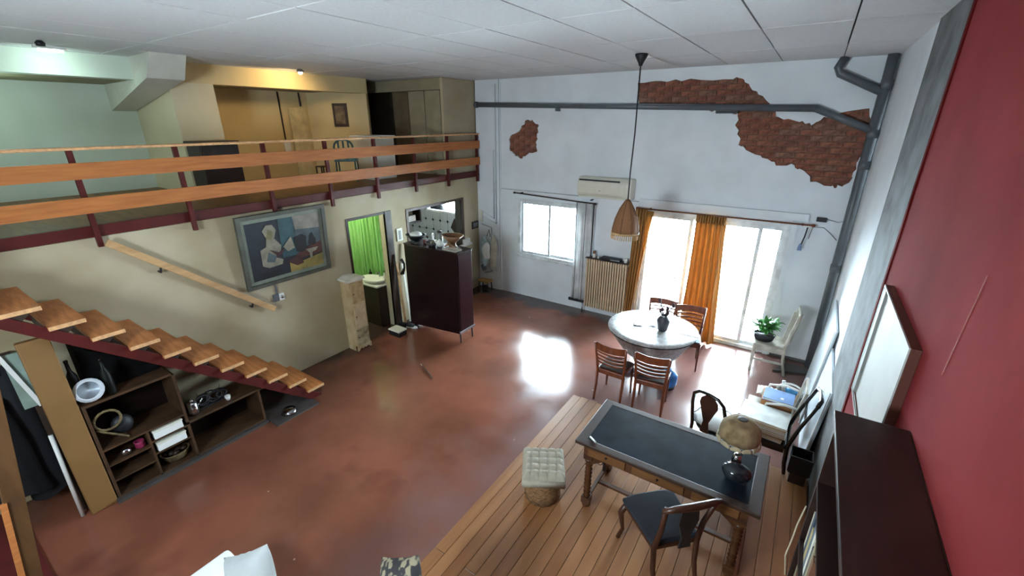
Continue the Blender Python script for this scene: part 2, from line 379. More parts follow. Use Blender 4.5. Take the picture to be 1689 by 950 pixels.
# windows and glazed door
def sash(root, x0, x1, z0, z1, y, w=.045):
    f = part('sash', MB().panel('y', [rect(x0, x1, z0, z1), rect(x0+w, x1-w, z0+w, z1-w)], y, y+.03), alum, root)
    part('pane', MB().box(x0+w, x1-w, y+.012, y+.016, z0+w, z1-w), glass, f)
w1 = struct('window_1', MB().panel('y', [rect(1.02, 2.48, .89, 2.08), rect(1.08, 2.42, .95, 2.02)], -.02, .12), alum)
sash(w1, 1.08, 1.75, .95, 2.02, .03); sash(w1, 1.68, 2.42, .95, 2.02, .07)
part('sill', MB().box(1.0, 2.5, -.05, .0, .86, .9), alum, w1)
w2 = struct('door_1', MB().panel('y', [rect(3.58, 5.76, 0.01, 2.13), rect(3.64, 5.7, .06, 2.05)], -.02, .14), alum)
sash(w2, 3.64, 4.4, .06, 2.05, .03, .05); sash(w2, 4.34, 4.9, .06, 2.05, .07, .05); sash(w2, 4.85, 5.41, .06, 2.05, .03, .05); sash(w2, 5.35, 5.7, .06, 2.05, .07, .05)
part('track', MB().box(3.64, 5.7, -.03, .02, .005, .02), alum, w2)
struct('trim_door_header', MB().box(3.5, 5.95, -.06, 0, 2.2, 2.3), plaster)
struct('trim_side_reveal', MB().box(5.76, 5.84, -.03, 0, 0, 2.18), plaster)
# terrace outside
single('terrace_floor', MB().box(-2.5, 9, .26, 7, -.2, -.02), mat('pale_terrace_tile', 'ecefef', .6), 'pale tiled terrace outside the glazed doors', 'terrace')
bl = thing('terrace_railing', 'white metal railing outside the left pane of the glazed door', 'railing', (3.6, 1.6, 0))
for zz in (.45, .8): part('rail', MB().box(1.2, 4.6, 1.58, 1.62, zz, zz+.03), white, bl)
for k in range(6): part('post', MB().box(1.2+k*.67, 1.24+k*.67, 1.58, 1.62, -.02, .82), white, bl)

sh_t = thing('terrace_shrub', 'green shrub on the terrace seen through the left glazed pane', 'shrub', (2.55, 2.5, -.02))
mb = MB()
for k in range(160):
    a = random.uniform(0, 6.28); r = random.uniform(0, .42); z_ = random.uniform(.5, 1.5); M = Matrix.Translation((2.55+r*cos(a), 2.5+r*sin(a), z_)) @ Matrix.Rotation(a, 4, 'Z') @ Matrix.Rotation(random.uniform(-1, 1), 4, 'Y')
    mb.add([M @ V(p) for p in ((0, 0, 0), (.07, -.03, 0), (.15, 0, .01), (.07, .03, 0))], [(0, 1, 2, 3)])
part('foliage', mb, leafm, sh_t, kind='stuff'); part('trunk', MB().tube([(2.55, 2.5, -.02), (2.55, 2.5, 1.0)], .03), frame_dk, sh_t)
# ------------------------------------------------------------------ mezzanine balustrade
br = thing('mezzanine_balustrade', 'long balustrade of two orange boards on oxblood posts along the mezzanine edge', 'railing', (.05, -4, MZ-.2))
for y in (-8.0, -7.1, -6.24, -5.39, -4.44, -3.57, -2.71, -1.86, -1.0, -.1):
    part('post', MB().box(.031, .075, y-.022, y+.022, 2.36, 3.28), redsteel, br)
part('board', MB().box(.076, .1, -9.2, -.06, 3.02, 3.17), railwood, br)
part('board', MB().box(.076, .1, -9.2, -.06, 2.70, 2.85), railwood, br)
part('handrail', MB().box(.02, .1, -9.2, -.06, 3.281, 3.31), edgewood, br, bev=.008)
# ------------------------------------------------------------------ mezzanine contents
mc = thing('built_in_closet', 'tall cream built-in closet in the right corner of the mezzanine', 'closet', (-.7, -.5, MZ))
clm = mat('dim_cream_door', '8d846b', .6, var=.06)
part('side_panel', MB().box(-.09, -.03, -.95, -.01, MZ+.001, H-.01), cream, mc)
part('header', MB().box(-2.45, -.09, -.95, -.9, 4.08, H-.01), clm, mc)
for x0, x1, mm in ((-.49, -.1, clm), (-.92, -.5, clm), (-1.36, -.93, mat('dark_brown_door', '5e5038', .6))):  # third door is a darker brown than the other two
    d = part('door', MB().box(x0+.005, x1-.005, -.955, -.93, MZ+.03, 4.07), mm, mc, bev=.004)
    part('handle', MB().ball(((x0+.03) if x1 == -.1 else (x1-.03), -.965, 3.25), .012, .012, .012), frame_dk, d)
part('plinth', MB().box(-1.36, -.1, -.93, -.9, MZ+.001, MZ+.03), clm, mc)
hw = thing('half_height_cabinet', 'white half-height cabinet standing behind the balustrade near the closet', 'cabinet', (-.9, -1.95, MZ))
part('body', MB().box(-1.15, -.62, -2.2, -1.68, MZ+.002, 3.27), offw, hw, bev=.01)
part('top', MB().box(-1.17, -.6, -2.22, -1.66, 3.27, 3.3), white, hw, bev=.006)
part('door', MB().box(-.619, -.605, -2.18, -1.7, MZ+.05, 3.24), offw, hw, bev=.003)
part('door_panel', MB().box(-1.13, -.64, -2.212, -2.2, MZ+.05, 3.22), offw, hw, bev=.003)
dk = thing('dark_chest', 'dark brown chest standing before the cream pier on the mezzanine', 'chest', (-1.25, -4.43, MZ))
ebony = mat('dark_chest_wood', '2b1b14', .5, var=.2)
part('body', MB().box(-1.45, -1.06, -4.7, -4.2, MZ+.001, 3.25), ebony, dk, bev=.005)
part('lid', MB().box(-1.47, -1.04, -4.72, -4.18, 3.25, 3.28), ebony, dk, bev=.004)
part('drawer', MB().box(-1.06, -1.045, -4.68, -4.22, 2.95, 3.2), ebony, dk, bev=.003)
part('drawer', MB().box(-1.06, -1.045, -4.68, -4.22, 2.62, 2.92), ebony, dk, bev=.003)
pc = thing('small_framed_picture', 'small dark-framed picture on the ochre partition of the mezzanine', 'picture', (-1.95, -1.76, 3.5))
def onwall(t, off, z): p = V((-2.5, -2.08, 0)).lerp(V((-1.5, -1.48, 0)), t)-nrm*off; return (p.x, p.y, z)
def wallbox(t0, t1, z0, z1, o0, o1):
    return MB().add([onwall(t, o, z) for t in (t0, t1) for o in (o0, o1) for z in (z0, z1)], [(0, 1, 3, 2), (4, 6, 7, 5), (0, 4, 5, 1), (2, 3, 7, 6), (0, 2, 6, 4), (1, 5, 7, 3)])
part('frame', wallbox(.42, .66, 3.44, 3.86, .0, .03), frame_dk, pc)
part('print', wallbox(.46, .62, 3.49, 3.81, .03, .034), mat('sepia_print', '7b6a50', .6, scale=9, c2='4f3a28'), pc)
single('leaning_door_panel', MB().box(-2.47, -2.42, -2.52, -2.2, MZ+.002, 3.78), mat('pale_panel_paint', 'd0bd90', .5), 'pale narrow panel leaning on the ochre back wall of the mezzanine', 'panel')
cb = thing('wall_conduit_with_switch', 'dark vertical conduit with a white switch box on the mezzanine back wall', 'conduit', (-2.47, -2.66, 3.0))
part('pipe', MB().tube([(-2.48, -2.66, 4.04), (-2.48, -2.65, 3.2)], .012), black, cb)
part('switch_box', MB().box(-2.499, -2.45, -2.7, -2.58, 3.0, 3.17), white, cb, bev=.008)
single('black_conduit', MB().tube([(-2.48, -2.25, 4.04), (-2.48, -2.24, 3.8)], .014), black, 'short black conduit above the pale leaning panel on the mezzanine', 'conduit')
tealm = mat('teal_plastic', '2e5a5c', .5)
tc_ = thing('teal_side_chair', 'small teal slatted chair standing on the mezzanine behind the boards', 'chair', (-.95, -2.5, MZ), .8)
mb = MB(); mb.box(-.18, .18, -.18, .18, .34, .37); part('seat', mb, tealm, tc_, world=False, bev=.01)
for sx in (-.16, .16):
    part('leg', MB().tube([(sx, .16, 0), (sx, .15, .34)], .014), tealm, tc_, world=False)
    part('leg', MB().tube([(sx, -.17, 0), (sx*.95, -.15, .36)], .014), tealm, tc_, world=False)
part('back_hoop', MB().tube([(-.15, -.16, .36)]+[(-.15*cos(a), -.18, .58+.12*sin(a)) for a in [PI*k/8 for k in range(9)]]+[(.15, -.16, .36)], .016), tealm, tc_, world=False)
for k in range(3): part('slat', MB().bar((-.08+k*.08, -.17, .37), (-.08+k*.08, -.18, .68), .03, .012), tealm, tc_, world=False)
ds = thing('low_dark_stool', 'tiny dark wooden stool on the mezzanine by the pale leaning panel', 'stool', (-2.05, -2.25, MZ))
part('seat', MB().box(-2.15, -1.97, -2.34, -2.17, MZ+.16, MZ+.18), frame_dk, ds)
for dx in (-2.14, -1.98):
    for dy in (-2.33, -2.18): part('leg', MB().box(dx-.01, dx+.01, dy-.01, dy+.01, MZ+.001, MZ+.16), frame_dk, ds)
# lamps on the mezzanine
sl = thing('ceiling_spotlight', 'small glowing spotlight in the ceiling above the mezzanine edge', 'spotlight', (-.95, -3.12, H-.05))
part('ring', MB().lathe([(.05, 0), (.055, .02), (.03, .044)], (-.95, -3.12, H-.05)), chrome, sl)
part('bulb', MB().ball((-.95, -3.12, H-.06), .03, .03, .02), mat('warm_bulb_glow', 'ffe6b8', emit=25), sl)
sl_ = bpy.data.lights.new('spotlight_glow', 'SPOT'); sl_.energy = 10; sl_.color = (1, .72, .34); sl_.spot_size = 2.6; sl_.spot_blend = .5; sl_.shadow_soft_size = .05
so_ = bpy.data.objects.new('spotlight_glow', sl_); COL.objects.link(so_); so_.location = (-.95, -3.12, H-.14); so_.rotation_euler = (V((-2.6, -3.3, 2.9))-so_.location).to_track_quat('-Z', 'Y').to_euler()
ft = thing('fluorescent_tube_lamp', 'greenish fluorescent fitting on the ceiling at the far left', 'lamp', (-1.3, -5.85, H-.06))
part('housing', MB().box(-1.16, -1.1, -5.98, -5.72, H-.035, H-.005), white, ft)
part('tube', MB().tube([(-1.13, -5.95, H-.05), (-1.13, -5.75, H-.05)], .013), mat('cold_tube_glow', 'd9fff0', emit=2), ft)
area('fluorescent_glow', (-1.1, -5.85, H-.08), (-1.6, -5.85, 3.9), .1, .6, 2.6, (.72, 1, .88))
point('alcove_glow', (-2.0, -6.4, 3.8), 3.8, (.68, 1, .84), .1)
# two dark marks / fittings
sp_ = single('ceiling_sensor', MB().lathe([(.035, 0), (.04, .03), (.02, .05)], (-.75, -6.0, H-.055)), black, 'small dark sensor on the ceiling left of the fluorescent lamp', 'sensor')

# ------------------------------------------------------------------ painting, handrail, switch
pt = thing('framed_abstract_painting', 'large abstract painting in a grey wooden frame under the balustrade', 'painting', (.04, -4.37, 1.45))
tilt = lambda z: .015+.06*(z-1.45)
def yb(z): return -5.02+.04*(z-1.45)
def pbox(y0, y1, z0, z1, o0, o1):
    return MB().add([(tilt(z)+o, y+.05*(z-1.95)*0, z) for y in (y0, y1) for o in (o0, o1) for z in (z0, z1)], [(0, 1, 3, 2), (4, 6, 7, 5), (0, 4, 5, 1), (2, 3, 7, 6), (0, 2, 6, 4), (1, 5, 7, 3)])
gf = mat('grey_green_frame', '4b4c41', .5, var=.15); y0, y1, z0, z1 = -4.99, -3.77, 1.46, 2.43
for a_ in ((y0, y1, z1-.05, z1), (y0, y1, z0, z0+.05), (y0, y0+.05, z0+.05, z1-.05), (y1-.05, y1, z0+.05, z1-.05)): part('frame_bar', pbox(*a_, .01, .06), gf, pt)
part('inner_mat', pbox(y0+.05, y1-.05, z0+.05, z1-.05, .01, .03), mat('grey_linen_mount', '747a6d', .7), pt)
def blob(pts, m, o):
    q = [(y0+.1+u*(y1-y0-.2), z0+.1+v*(z1-z0-.2)) for u, v in pts]
    mb = MB(); t = tessellate_polygon([[V((a, b, 0)) for a, b in q]]); n = len(q)
    vs = [(tilt(b)+o, a, b) for a, b in q]+[(tilt(b)+o+.002, a, b) for a, b in q]
    fs = [tuple(x) for x in t]+[tuple(i+n for i in x) for x in t]+[(i, (i+1) % n, (i+1) % n+n, i+n) for i in range(n)]
    part('painted_shape', mb.add(vs, fs), m, pt)
P = {k: mat('paint_'+k, c, .45, var=.18, scale=7) for k, c in dict(navy='151c25', teal='24454a', beige='787166', slate='424e52', cream='7e7866', olive='6b6640', maroon='3b1d1c', yellow='89783c', black='0f1115', rust='46251d').items()}
blob([(0, 0), (1, 0), (1, 1), (0, 1)], P['navy'], .031)
blob([(.42, .3), (.66, .3), (.62, 1), (.42, 1)], P['teal'], .0335)
blob([(.62, 1), (1, 1), (1, .72), (.64, .76)], P['beige'], .0335)
blob([(.64, .76), (1, .72), (1, .45), (.6, .4)], P['slate'], .0335)
blob([(.5, .0), (1, .0), (1, .22), (.7, .16), (.5, .22)], P['yellow'], .0335)
blob([(.62, .22), (1, .24), (1, .46), (.8, .4), (.6, .3)], P['rust'], .0362)
blob([(.14, .52), (.22, .56), (.24, .7), (.2, .84), (.26, .93), (.34, .92), (.38, .82), (.34, .68), (.42, .54), (.4, .4), (.3, .36), (.42, .28), (.4, .2), (.22, .18), (.14, .24)], P['cream'], .0362)
blob([(.24, .7), (.3, .66), (.34, .8), (.28, .86)], P['olive'], .0385)
blob([(.2, .3), (.3, .26), (.34, .36), (.24, .46)], P['slate'], .0385)
blob([(.26, .5), (.38, .42), (.46, .5), (.44, .42), (.36, .34)], P['maroon'], .041)
blob([(.6, .62), (.72, .66), (.78, .6), (.77, .4), (.7, .32), (.62, .36)], P['black'], .0385)
blob([(.8, .44), (.84, .62), (.87, .66), (.92, .5), (.9, .42)], P['black'], .0385)
blob([(.44, .5), (.56, .66), (.6, .44), (.5, .4)], P['cream'], .041)
blob([(.74, .36), (.94, .36), (.9, .3), (.84, .28), (.84, .18), (.8, .18), (.8, .28)], P['cream'], .041)
blob([(.46, .22), (.66, .3), (.7, .12), (.6, .1)], P['maroon'], .0385)
blob([(.08, .12), (.36, .12), (.32, .02), (.12, .0)], P['black'], .0362)
hr_ = thing('wall_handrail', 'pale wooden handrail slanting down the left wall beside the stairs', 'handrail', (.08, -5.4, 1.2))
part('rail', MB().bar((.09, -6.2, 2.4), (.09, -4.72, 1.13), .035, .075), palewood, hr_, bev=.006)
for t in (.25, .82):
    p = V((.09, -6.2, 2.36)).lerp(V((.09, -4.72, 1.09)), t); part('bracket', MB().tube([(0.0, p.y, p.z-.07), (.06, p.y, p.z-.07), (.09, p.y, p.z-.02)], .012), black, hr_)
so = thing('wall_socket_with_duct', 'white socket under the painting with a grey cable duct', 'socket', (.01, -4.6, 1.2))
part('duct', MB().box(.0, .02, -4.625, -4.605, 1.3, 1.5), dgrey, so); part('grey_box', MB().box(.0, .03, -4.68, -4.6, 1.2, 1.3), dgrey, so); part('socket', MB().box(.0, .04, -4.6, -4.53, 1.2, 1.3), white, so, bev=.006)
part('dial', MB().lathe([(.022, 0), (.02, .012)], (0, 0, 0)), chrome, so, world=False)
bpy.data.objects['dial'].rotation_euler = (0, PI/2, 0); bpy.data.objects['dial'].location = (.03, .035, .05)

# ------------------------------------------------------------------ staircase
st = thing('staircase', 'open staircase with amber wooden treads on an oxblood steel stringer', 'staircase', (.42, -6, 0))
tr0 = None
for k in range(13):
    yf = -4.65-.2245*k; z = .185+.195*k
    if tr0 is None:
        tr0 = part('tread', MB().box(-.4, .4, -.235, 0, -.035, 0), treadwood, st, world=False, bev=.004); tr0.location = V((.44, yf, z))-V((.42, -6, 0))
    else: share('tread', tr0, st, (.44, yf, z))
    part('tread_edge', MB().box(.84, .848, yf-.235, yf, z-.035, z), edgewood, st)
    part('bracket', MB().prism([(yf-.2, z-.036), (yf-.04, z-.036), (yf-.2, z-.17)], 'x', .775, .785), frame_dk, st)
    part('riser', MB().box(.06, .77, yf-.225, yf-.215, z-.155, z-.036), mat('dark_riser', '2a1a16', .6), st)
for x in (.78, .06):
    part('stringer', MB().prism([(-4.68, .002), (-4.83, 0.002), (-7.5, 2.32), (-7.5, 2.44), (-4.7, .03)], 'x', x-.02, x+.02), redsteel, st)
# column and objects under the stairs
single('support_column', MB().box(.69, .75, -7.11, -6.91, .001, 1.84), mat('ochre_column_paint', '7a582e', .6, var=.08, scale=2), 'ochre painted square column under the top of the stairs', 'column', bev=.008)
us = mat('brown_shelf_wood', '4b321e', .65, scale=4, stretch=(3, 1, 3), c2='352314', spec=.3)
dkb = mat('dark_shelf_back', '1a100c', .8, spec=.1)
pl = single('stone_plinth', MB().box(.1, .8, -6.92, -5.42, .001, .035), stone, 'low grey plinth carrying the shelving unit under the stairs', 'plinth')
su = thing('under_stair_shelving_unit', 'brown open shelving unit built under the stairs', 'shelving', (.5, -6.15, .035))
X0, X1 = .36, .75
def sh(y0, y1, z0, z1, n='shelf', m=us, xa=X0, xb=X1): part(n, MB().box(xa, xb, y0, y1, z0, z1), m, su)
sh(-6.9, -6.2, 1.08, 1.105, 'top_board'); sh(-6.2, -5.42, .46, .485, 'top_board')
sh(-6.9, -6.875, .036, 1.08, 'side_panel'); sh(-6.2, -6.175, .036, 1.08, 'divider'); sh(-5.445, -5.42, .036, .46, 'side_panel')
sh(-6.9, -5.42, .036, 1.08-.62, 'back_panel', dkb, X0-.015, X0); sh(-6.9, -6.175, .46, 1.105, 'back_panel', dkb, X0-.015, X0)
sh(-6.875, -6.2, .58, .6); sh(-6.875, -6.54, .4, .415); sh(-6.875, -6.54, .22, .235); sh(-6.54, -6.52, .036, .58, 'divider'); sh(-6.52, -6.2, .44, .455); sh(-6.52, -6.2, .29, .305)
sh(-6.875, -5.445, .036, .05, 'bottom_board')
casem = mat('black_case', '0b0a0a', .9, spec=.1)
bs = thing('black_suitcase', 'large black case lying on top of the shelving under the stairs'  , 'suitcase', (.5, -6.5, 1.105))
mb = MB(); mb.prism([(-6.78, 1.106), (-6.22, 1.106), (-6.22, 1.15), (-6.5, 1.4), (-6.78, 1.6)], 'x', .3, .55)
part('body', mb, casem, bs, bev=.01); part('strap', MB().box(.55, .556, -6.55, -6.52, 1.12, 1.38), casem, bs)
def bottle(name, x, y, z, h, r, m, label, cat='bottle', group=None):
    t = thing(name, label, cat, (x, y, z), 0, group)
    part('body', MB().lathe([(r*.9, 0), (r, .02), (r, h*.6), (r*.4, h*.75), (r*.35, h*.95)], n=12), m, t, world=False)
    part('cap', MB().lathe([(r*.42, h*.95), (r*.42, h), (.001, h)], n=10), blackgloss, t, world=False)
    return t
wineg = mat('dark_bottle_glass', '0b0d09', .5, spec=.2)
bottle('dark_bottle', .6, -6.86, 1.106, .42, .04, wineg, 'taller black bottle beside the column on the shelving')
bottle('dark_bottle', .705, -6.66, 1.106, .38, .04, wineg, 'black bottle next to the large case, further from the column')
rl = thing('reflector_lamp', 'lamp with a round white face and silver rim hanging off the shelf edge', 'lamp', (.7, -6.78, 1.106))
def disc(mb, c, nrm_, prof, n=20):
    q = V(nrm_).to_track_quat('Z', 'Y').to_matrix().to_4x4(); t = MB().lathe(prof, n=n); M = Matrix.Translation(c) @ q
    mb.add([M @ p for p in t.v], t.f, True); return mb
nv = (.8, -.35, .5)
part('body', disc(MB(), (.68, -6.78, 1.2), nv, [(.03, -.12), (.045, -.1), (.05, 0), (.075, .06)]), mat('beige_lamp_body', '9d8f78', .5), rl)
part('rim', disc(MB(), (.68, -6.78, 1.2), nv, [(.075, .06), (.11, .07), (.11, .09), (.08, .092)]), mat('pale_lamp_rim', 'b5bac0', .4), rl)
part('face', disc(MB(), (.68, -6.78, 1.2), nv, [(.08, .093), (.05, .089), (.001, .085)]), mat('pale_blue_lens', 'bccbd8', .3), rl)
wr_ = thing('wire_wreath', 'twisted wicker ring with a stick in the dark shelf compartment', 'ornament', (.68, -6.8, .6))
wick = mat('dry_wicker', '6a5a38', .8, var=.25, scale=20)
part('ring', MB().tube([(.7, -6.76+.1*cos(a), .86+.1*sin(a)) for a in [2*PI*k/16 for k in range(16)]], .012, 6, True), wick, wr_)
part('stick', MB().tube([(.71, -6.86, .8), (.71, -6.66, .61)], .01, 6), wick, wr_)
part('tuft', MB().ball((.62, -6.66, .72), .06, .09, .1), black, wr_)
single('pink_pot', MB().lathe([(.03, 0), (.045, .02), (.04, .06), (.045, .08), (.035, .08), (.001, .03)], (.68, -6.6, .416)), mat('magenta_glaze', '8d2a4c', .3), 'small magenta pot on the left shelf under the stairs', 'pot')
single('small_alarm_clock', disc(MB(), (.7, -6.72, .455), (1, 0, .3), [(.032, -.02), (.038, 0), (.038, .015), (.001, .016)]), chrome, 'small round silver clock standing on the left shelf under the stairs', 'clock')
for i, (z, hh, yy) in enumerate(((.456, .1, -6.36), (.306, .1, -6.36))):
    t = thing('white_box', ['white lidded box in the upper middle cubby under the stairs', 'white box with grey marks in the cubby above the bread basket'][i], 'box', (.56, yy, z), 0, 'boxes in the shelving cubbies')
    part('body', MB().box(.42, .745, yy-.13, yy+.13, z, z+hh-.02), paper, t, bev=.004); part('lid', MB().box(.415, .75, yy-.135, yy+.135, z+hh-.02, z+hh), offw, t, bev=.004)
bk = thing('woven_bread_basket', 'oval woven basket with dark contents in the lowest cubby', 'basket', (.62, -6.34, .05))
part('bowl', MB().lathe([(.06, 0), (.1, .02), (.13, .09), (.14, .11), (.13, .11), (.09, .04), (.001, .03)], n=20, sx=.8, sy=1.0), wick, bk, world=False)
for k in range(5): part('dried_pod', MB().ball((-.03+.03*(k % 3), -.08+.04*k, .09), .03, .035, .025, 8, 6), frame_dk, bk, world=False)
kt = thing('silver_kettle', 'silver enamel kettle on the right part of the shelving', 'kettle', (.64, -6.08, .486))
part('body', MB().lathe([(.055, 0), (.06, .02), (.055, .13), (.03, .16)], n=16), chrome, kt, world=False)
part('lid', MB().lathe([(.032, .16), (.015, .18), (.001, .185)]), chrome, kt, world=False)
part('spout', MB().tube([(0, .05, .07), (0, .09, .11), (0, .11, .15)], [.014, .01, .008]), chrome, kt, world=False)
part('handle', MB().tube([(0, -.05, .13), (0, -.09, .12), (0, -.09, .05), (0, -.055, .03)], .006), black, kt, world=False)
sc = thing('black_metal_sculpture', 'tangled black metal sculpture beside the silver kettle', 'sculpture', (.58, -5.88, .486))
mb = MB()
for k in range(7):
    a0 = random.uniform(0, 6.28); r_ = random.uniform(.05, .09); cy_ = random.uniform(-.12, .12); cz_ = random.uniform(.07, .12)
    mb.tube([(.05*sin(a0+k), cy_+r_*cos(t), cz_+r_*.7*sin(t)) for t in [2*PI*j/10 for j in range(10)]], .009, 6, True)
part('rings', mb, black, sc, world=False); part('base', MB().box(-.05, .05, -.14, .14, 0, .02), black, sc, world=False)
for k in range(3): part('spike', MB().tube([(0, -.08+.08*k, .02), (.02, -.12+.12*k, .2)], [.008, .002], 6), black, sc, world=False)
single('white_ceramic_cup', MB().lathe([(.018, 0), (.028, .03), (.03, .055), (.026, .055), (.001, .01)], (.68, -5.74, .486)), white, 'tiny white cup standing right of the black sculpture', 'cup')
# slab, bowl on the floor
single('floor_slab', MB().prism([(.1, -5.4), (.97, -5.4), (.97, -4.83), (.1, -4.83)], 'z', .001, .018), stone, 'dark flat slab on the floor under the foot of the stairs', 'slab')
bo = thing('steel_pet_bowl', 'shiny steel pet bowl on the dark slab by the stair foot', 'bowl', (.84, -5.17, .019))
part('bowl', MB().lathe([(.09, 0), (.075, .045), (.07, .05), (.05, .02), (.001, .012)], n=24), chrome, bo, world=False); part('rim', MB().lathe([(.092, 0), (.1, .006), (.075, .05)], n=24), chrome, bo, world=False)
sk = thing('dark_splintered_stick', 'short dark stick lying in the middle of the red floor', 'stick', (1.62, -3.46, 0), 0)
part('stick', MB().tube([(1.42, -3.37, .012), (1.6, -3.45, .014), (1.82, -3.55, .012)], [.004, .011, .006], 6), frame_dk, sk)
part('pale_end', MB().tube([(1.38, -3.35, .01), (1.44, -3.38, .012)], [.003, .006], 6), offw, sk)
# coats and things left of the column
ct = thing('hanging_black_coats', 'bundle of black coats hanging left of the ochre column', 'coats', (.3, -7.3, .5))
def coat(cx, cy, w, z0, z1, ph):
    def fn(u, v):
        a = 2*PI*u; zz = z0+(z1-z0)*v; r = w*(1-.35*v)*(1+.12*sin(5*a+ph)+.08*sin(3*a+7*v))
        return (cx+.12*cos(a)*(1-.2*v), cy+r*sin(a), zz+.03*sin(3*a+ph))
    return MB().sheet(fn, 28, 8)
part('coat', coat(.3, -7.22, .17, .2, 1.5, 0), mat('black_coat_cloth', '0e0f14', .9, var=.2), ct)
part('coat', coat(.42, -7.4, .17, .35, 1.3, 2), mat('black_coat_cloth', '0e0f14'), ct, label='nearest black coat')
part('coat', coat(.25, -7.5, .14, .5, 1.45, 4), mat('red_coat_cloth', '4a1015', .9), ct, label='dark red coat')
part('hook_rail', MB().box(.02, .06, -7.7, -7.1, 1.5, 1.56), frame_dk, ct)
lp = thing('sage_green_panel', 'narrow sage green panel with a white edge bar behind the column', 'panel', (.4, -7.14, 1.0))
part('frame_bar', MB().bar((.6, -7.22, 1.78), (.6, -7.1, 1.2), .02, .03), white, lp); part('panel', MB().box(.56, .58, -7.2, -7.03, 1.2, 1.72), mat('sage_panel', '7d8f84', .6), lp)
part('stand', MB().box(.56, .6, -7.14, -7.1, .002, 1.2), frame_dk, lp)
single('white_pole', MB().tube([(.62, -7.13, .9), (.68, -7.16, .002)], .018), white, 'white pole standing against the ochre column base', 'pole')
ln_ = thing('leaning_timber_ladder', 'leaning varnished timber with an orange face at the left frame edge', 'timber', (2.0, -7.62, 0))
part('stile', MB().bar((2.0, -7.66, .035), (2.0, -7.34, 2.3), .09, .1, (1, 0, 0)), mat('dark_timber', '54381d', .7, scale=3, stretch=(4, 4, 1), c2='432b15', spec=.2), ln_)
part('face_strip', MB().bar((2.05, -7.7, .035), (2.05, -7.53, 1.3), .02, .03, (0, 1, 0)), railwood, ln_)
struct('floor_red_step', MB().box(.05, 3.0, -8.6, -7.49, 0.001, .03), mat('oxblood_panel', '5a1616', .6))

# ------------------------------------------------------------------ bathroom behind the left wall
struct('wall_bathroom_partition', MB().box(-2.6, -.14, -2.35, -2.25, 0, MZ-.1), mat('bathroom_paint', 'c2d6be', .6))
struct('wall_bathroom_side', MB().box(-2.6, -.14, -3.8, -3.7, 0, MZ-.1), mat('bathroom_paint', 'c2d6be'))
struct('wall_bathroom_far', MB().box(-2.7, -2.6, -3.8, -2.25, 0, MZ-.1), mat('bathroom_paint', 'c2d6be'))
d2 = struct('door_2', MB().panel('x', [[(-3.37, 0), (-3.33, 0), (-3.33, 2.08), (-2.6, 2.08), (-2.6, 0), (-2.52, 0), (-2.52, 2.12), (-3.37, 2.12)]], -.03, .012), frame_dk)
part('casing', MB().box(.0, .02, -2.6, -2.47, 0.01, 2.12), frame_dk, d2)
cu = thing('green_shower_curtain', 'bright green curtain hanging inside the bathroom doorway', 'curtain', (-1.1, -2.5, .6))
gm = cloth_mat('green_curtain_cloth', 'a6d488', .45, c2='86bd6a', stretch=(8, 8, 1))
for i, (xa, xb) in enumerate(((-1.5, -.93), (-.92, -.42))):
    part('panel', MB().sheet(lambda u, v: (xa+(xb-xa)*u, -2.4+.02*sin(u*26+i)+.008*sin(u*61), .45+1.6*v), 60, 6), gm, cu)
part('rail', MB().tube([(-1.6, -2.4, 2.06), (-.3, -2.4, 2.06)], .01), chrome, cu)
point('bathroom_fill_light', (-1.0, -3.1, 2.2), 17, (.92, 1, .78), .08)  # unseen light added so that the green curtain glows
vb = thing('bathroom_vanity', 'white basin on a dark vanity inside the bathroom', 'basin', (-.45, -2.56, 0))
part('cabinet', MB().box(-.75, -.17, -2.78, -2.46, .002, .78), frame_dk, vb)
part('basin', MB().lathe([(.1, 0), (.2, .02), (.24, .07), (.22, .075), (.15, .03), (.001, .02)], (-.46, -2.62, .781), 20, 1.15, .7), white, vb)
part('countertop', MB().box(-.78, -.16, -2.8, -2.46, .76, .785), white, vb)
part('tap', MB().tube([(-.45, -2.48, .8), (-.45, -2.48, .93), (-.45, -2.56, .92)], .012), chrome, vb)
bottle('soap_bottle', -.68, -2.5, .786, .16, .03, blackgloss, 'black pump bottle at the back of the bathroom basin')
bottle('lotion_bottle', -.25, -2.53, .786, .2, .03, offw, 'pale lotion bottle beside the bathroom basin')

# ------------------------------------------------------------------ kitchen behind the opening
kw = struct('wall_kitchen', MB().box(-3.3, -1.52, -.01, .03, 0, MZ-.1).box(-.6, -.001, -.01, .03, 0, MZ-.1).box(-1.52, -.6, -.01, .03, 0, 1.6).box(-1.52, -.6, -.01, .03, 2.0, MZ-.1), mat('kitchen_grout', '8d9096', .6), org=(0, 0, 0))
ktile = mat('glazed_white_tile', 'aeb2ba', .3, var=.03); kdm = mat('black_tile_inset', '14151c', .3)
kt0 = None; kd0 = None; p_ = .23
for i in range(12):
    for j in range(7):
        x = -2.65+i*p_; z = .67+j*p_-.11
        if x > -.1: continue
        if not (-1.62 < x < -.48 and 1.5 < z < 2.1):
            if kt0 is None:
                h_ = p_/2-.004; k_ = .035
                kt0 = part('tile', MB().prism([(-h_+k_, -h_), (h_-k_, -h_), (h_, -h_+k_), (h_, h_-k_), (h_-k_, h_), (-h_+k_, h_), (-h_, h_-k_), (-h_, -h_+k_)], 'y', -.005, 0), ktile, kw, world=False); kt0.location = (x, -.011, z)
            else: share('tile', kt0, kw, (x, -.011, z))
        if not (-1.75 < x < -.55 and 1.45 < z < 2.05) and z < 1.9:
            X, Z = x+p_/2, z+p_/2
            if kd0 is None:
                kd0 = part('tile_inset', MB().prism([(-.032, 0), (0, -.032), (.032, 0), (0, .032)], 'y', -.005, 0), kdm, kw, world=False); kd0.location = (X, -.012, Z)
            else: share('tile_inset', kd0, kw, (X, -.012, Z))
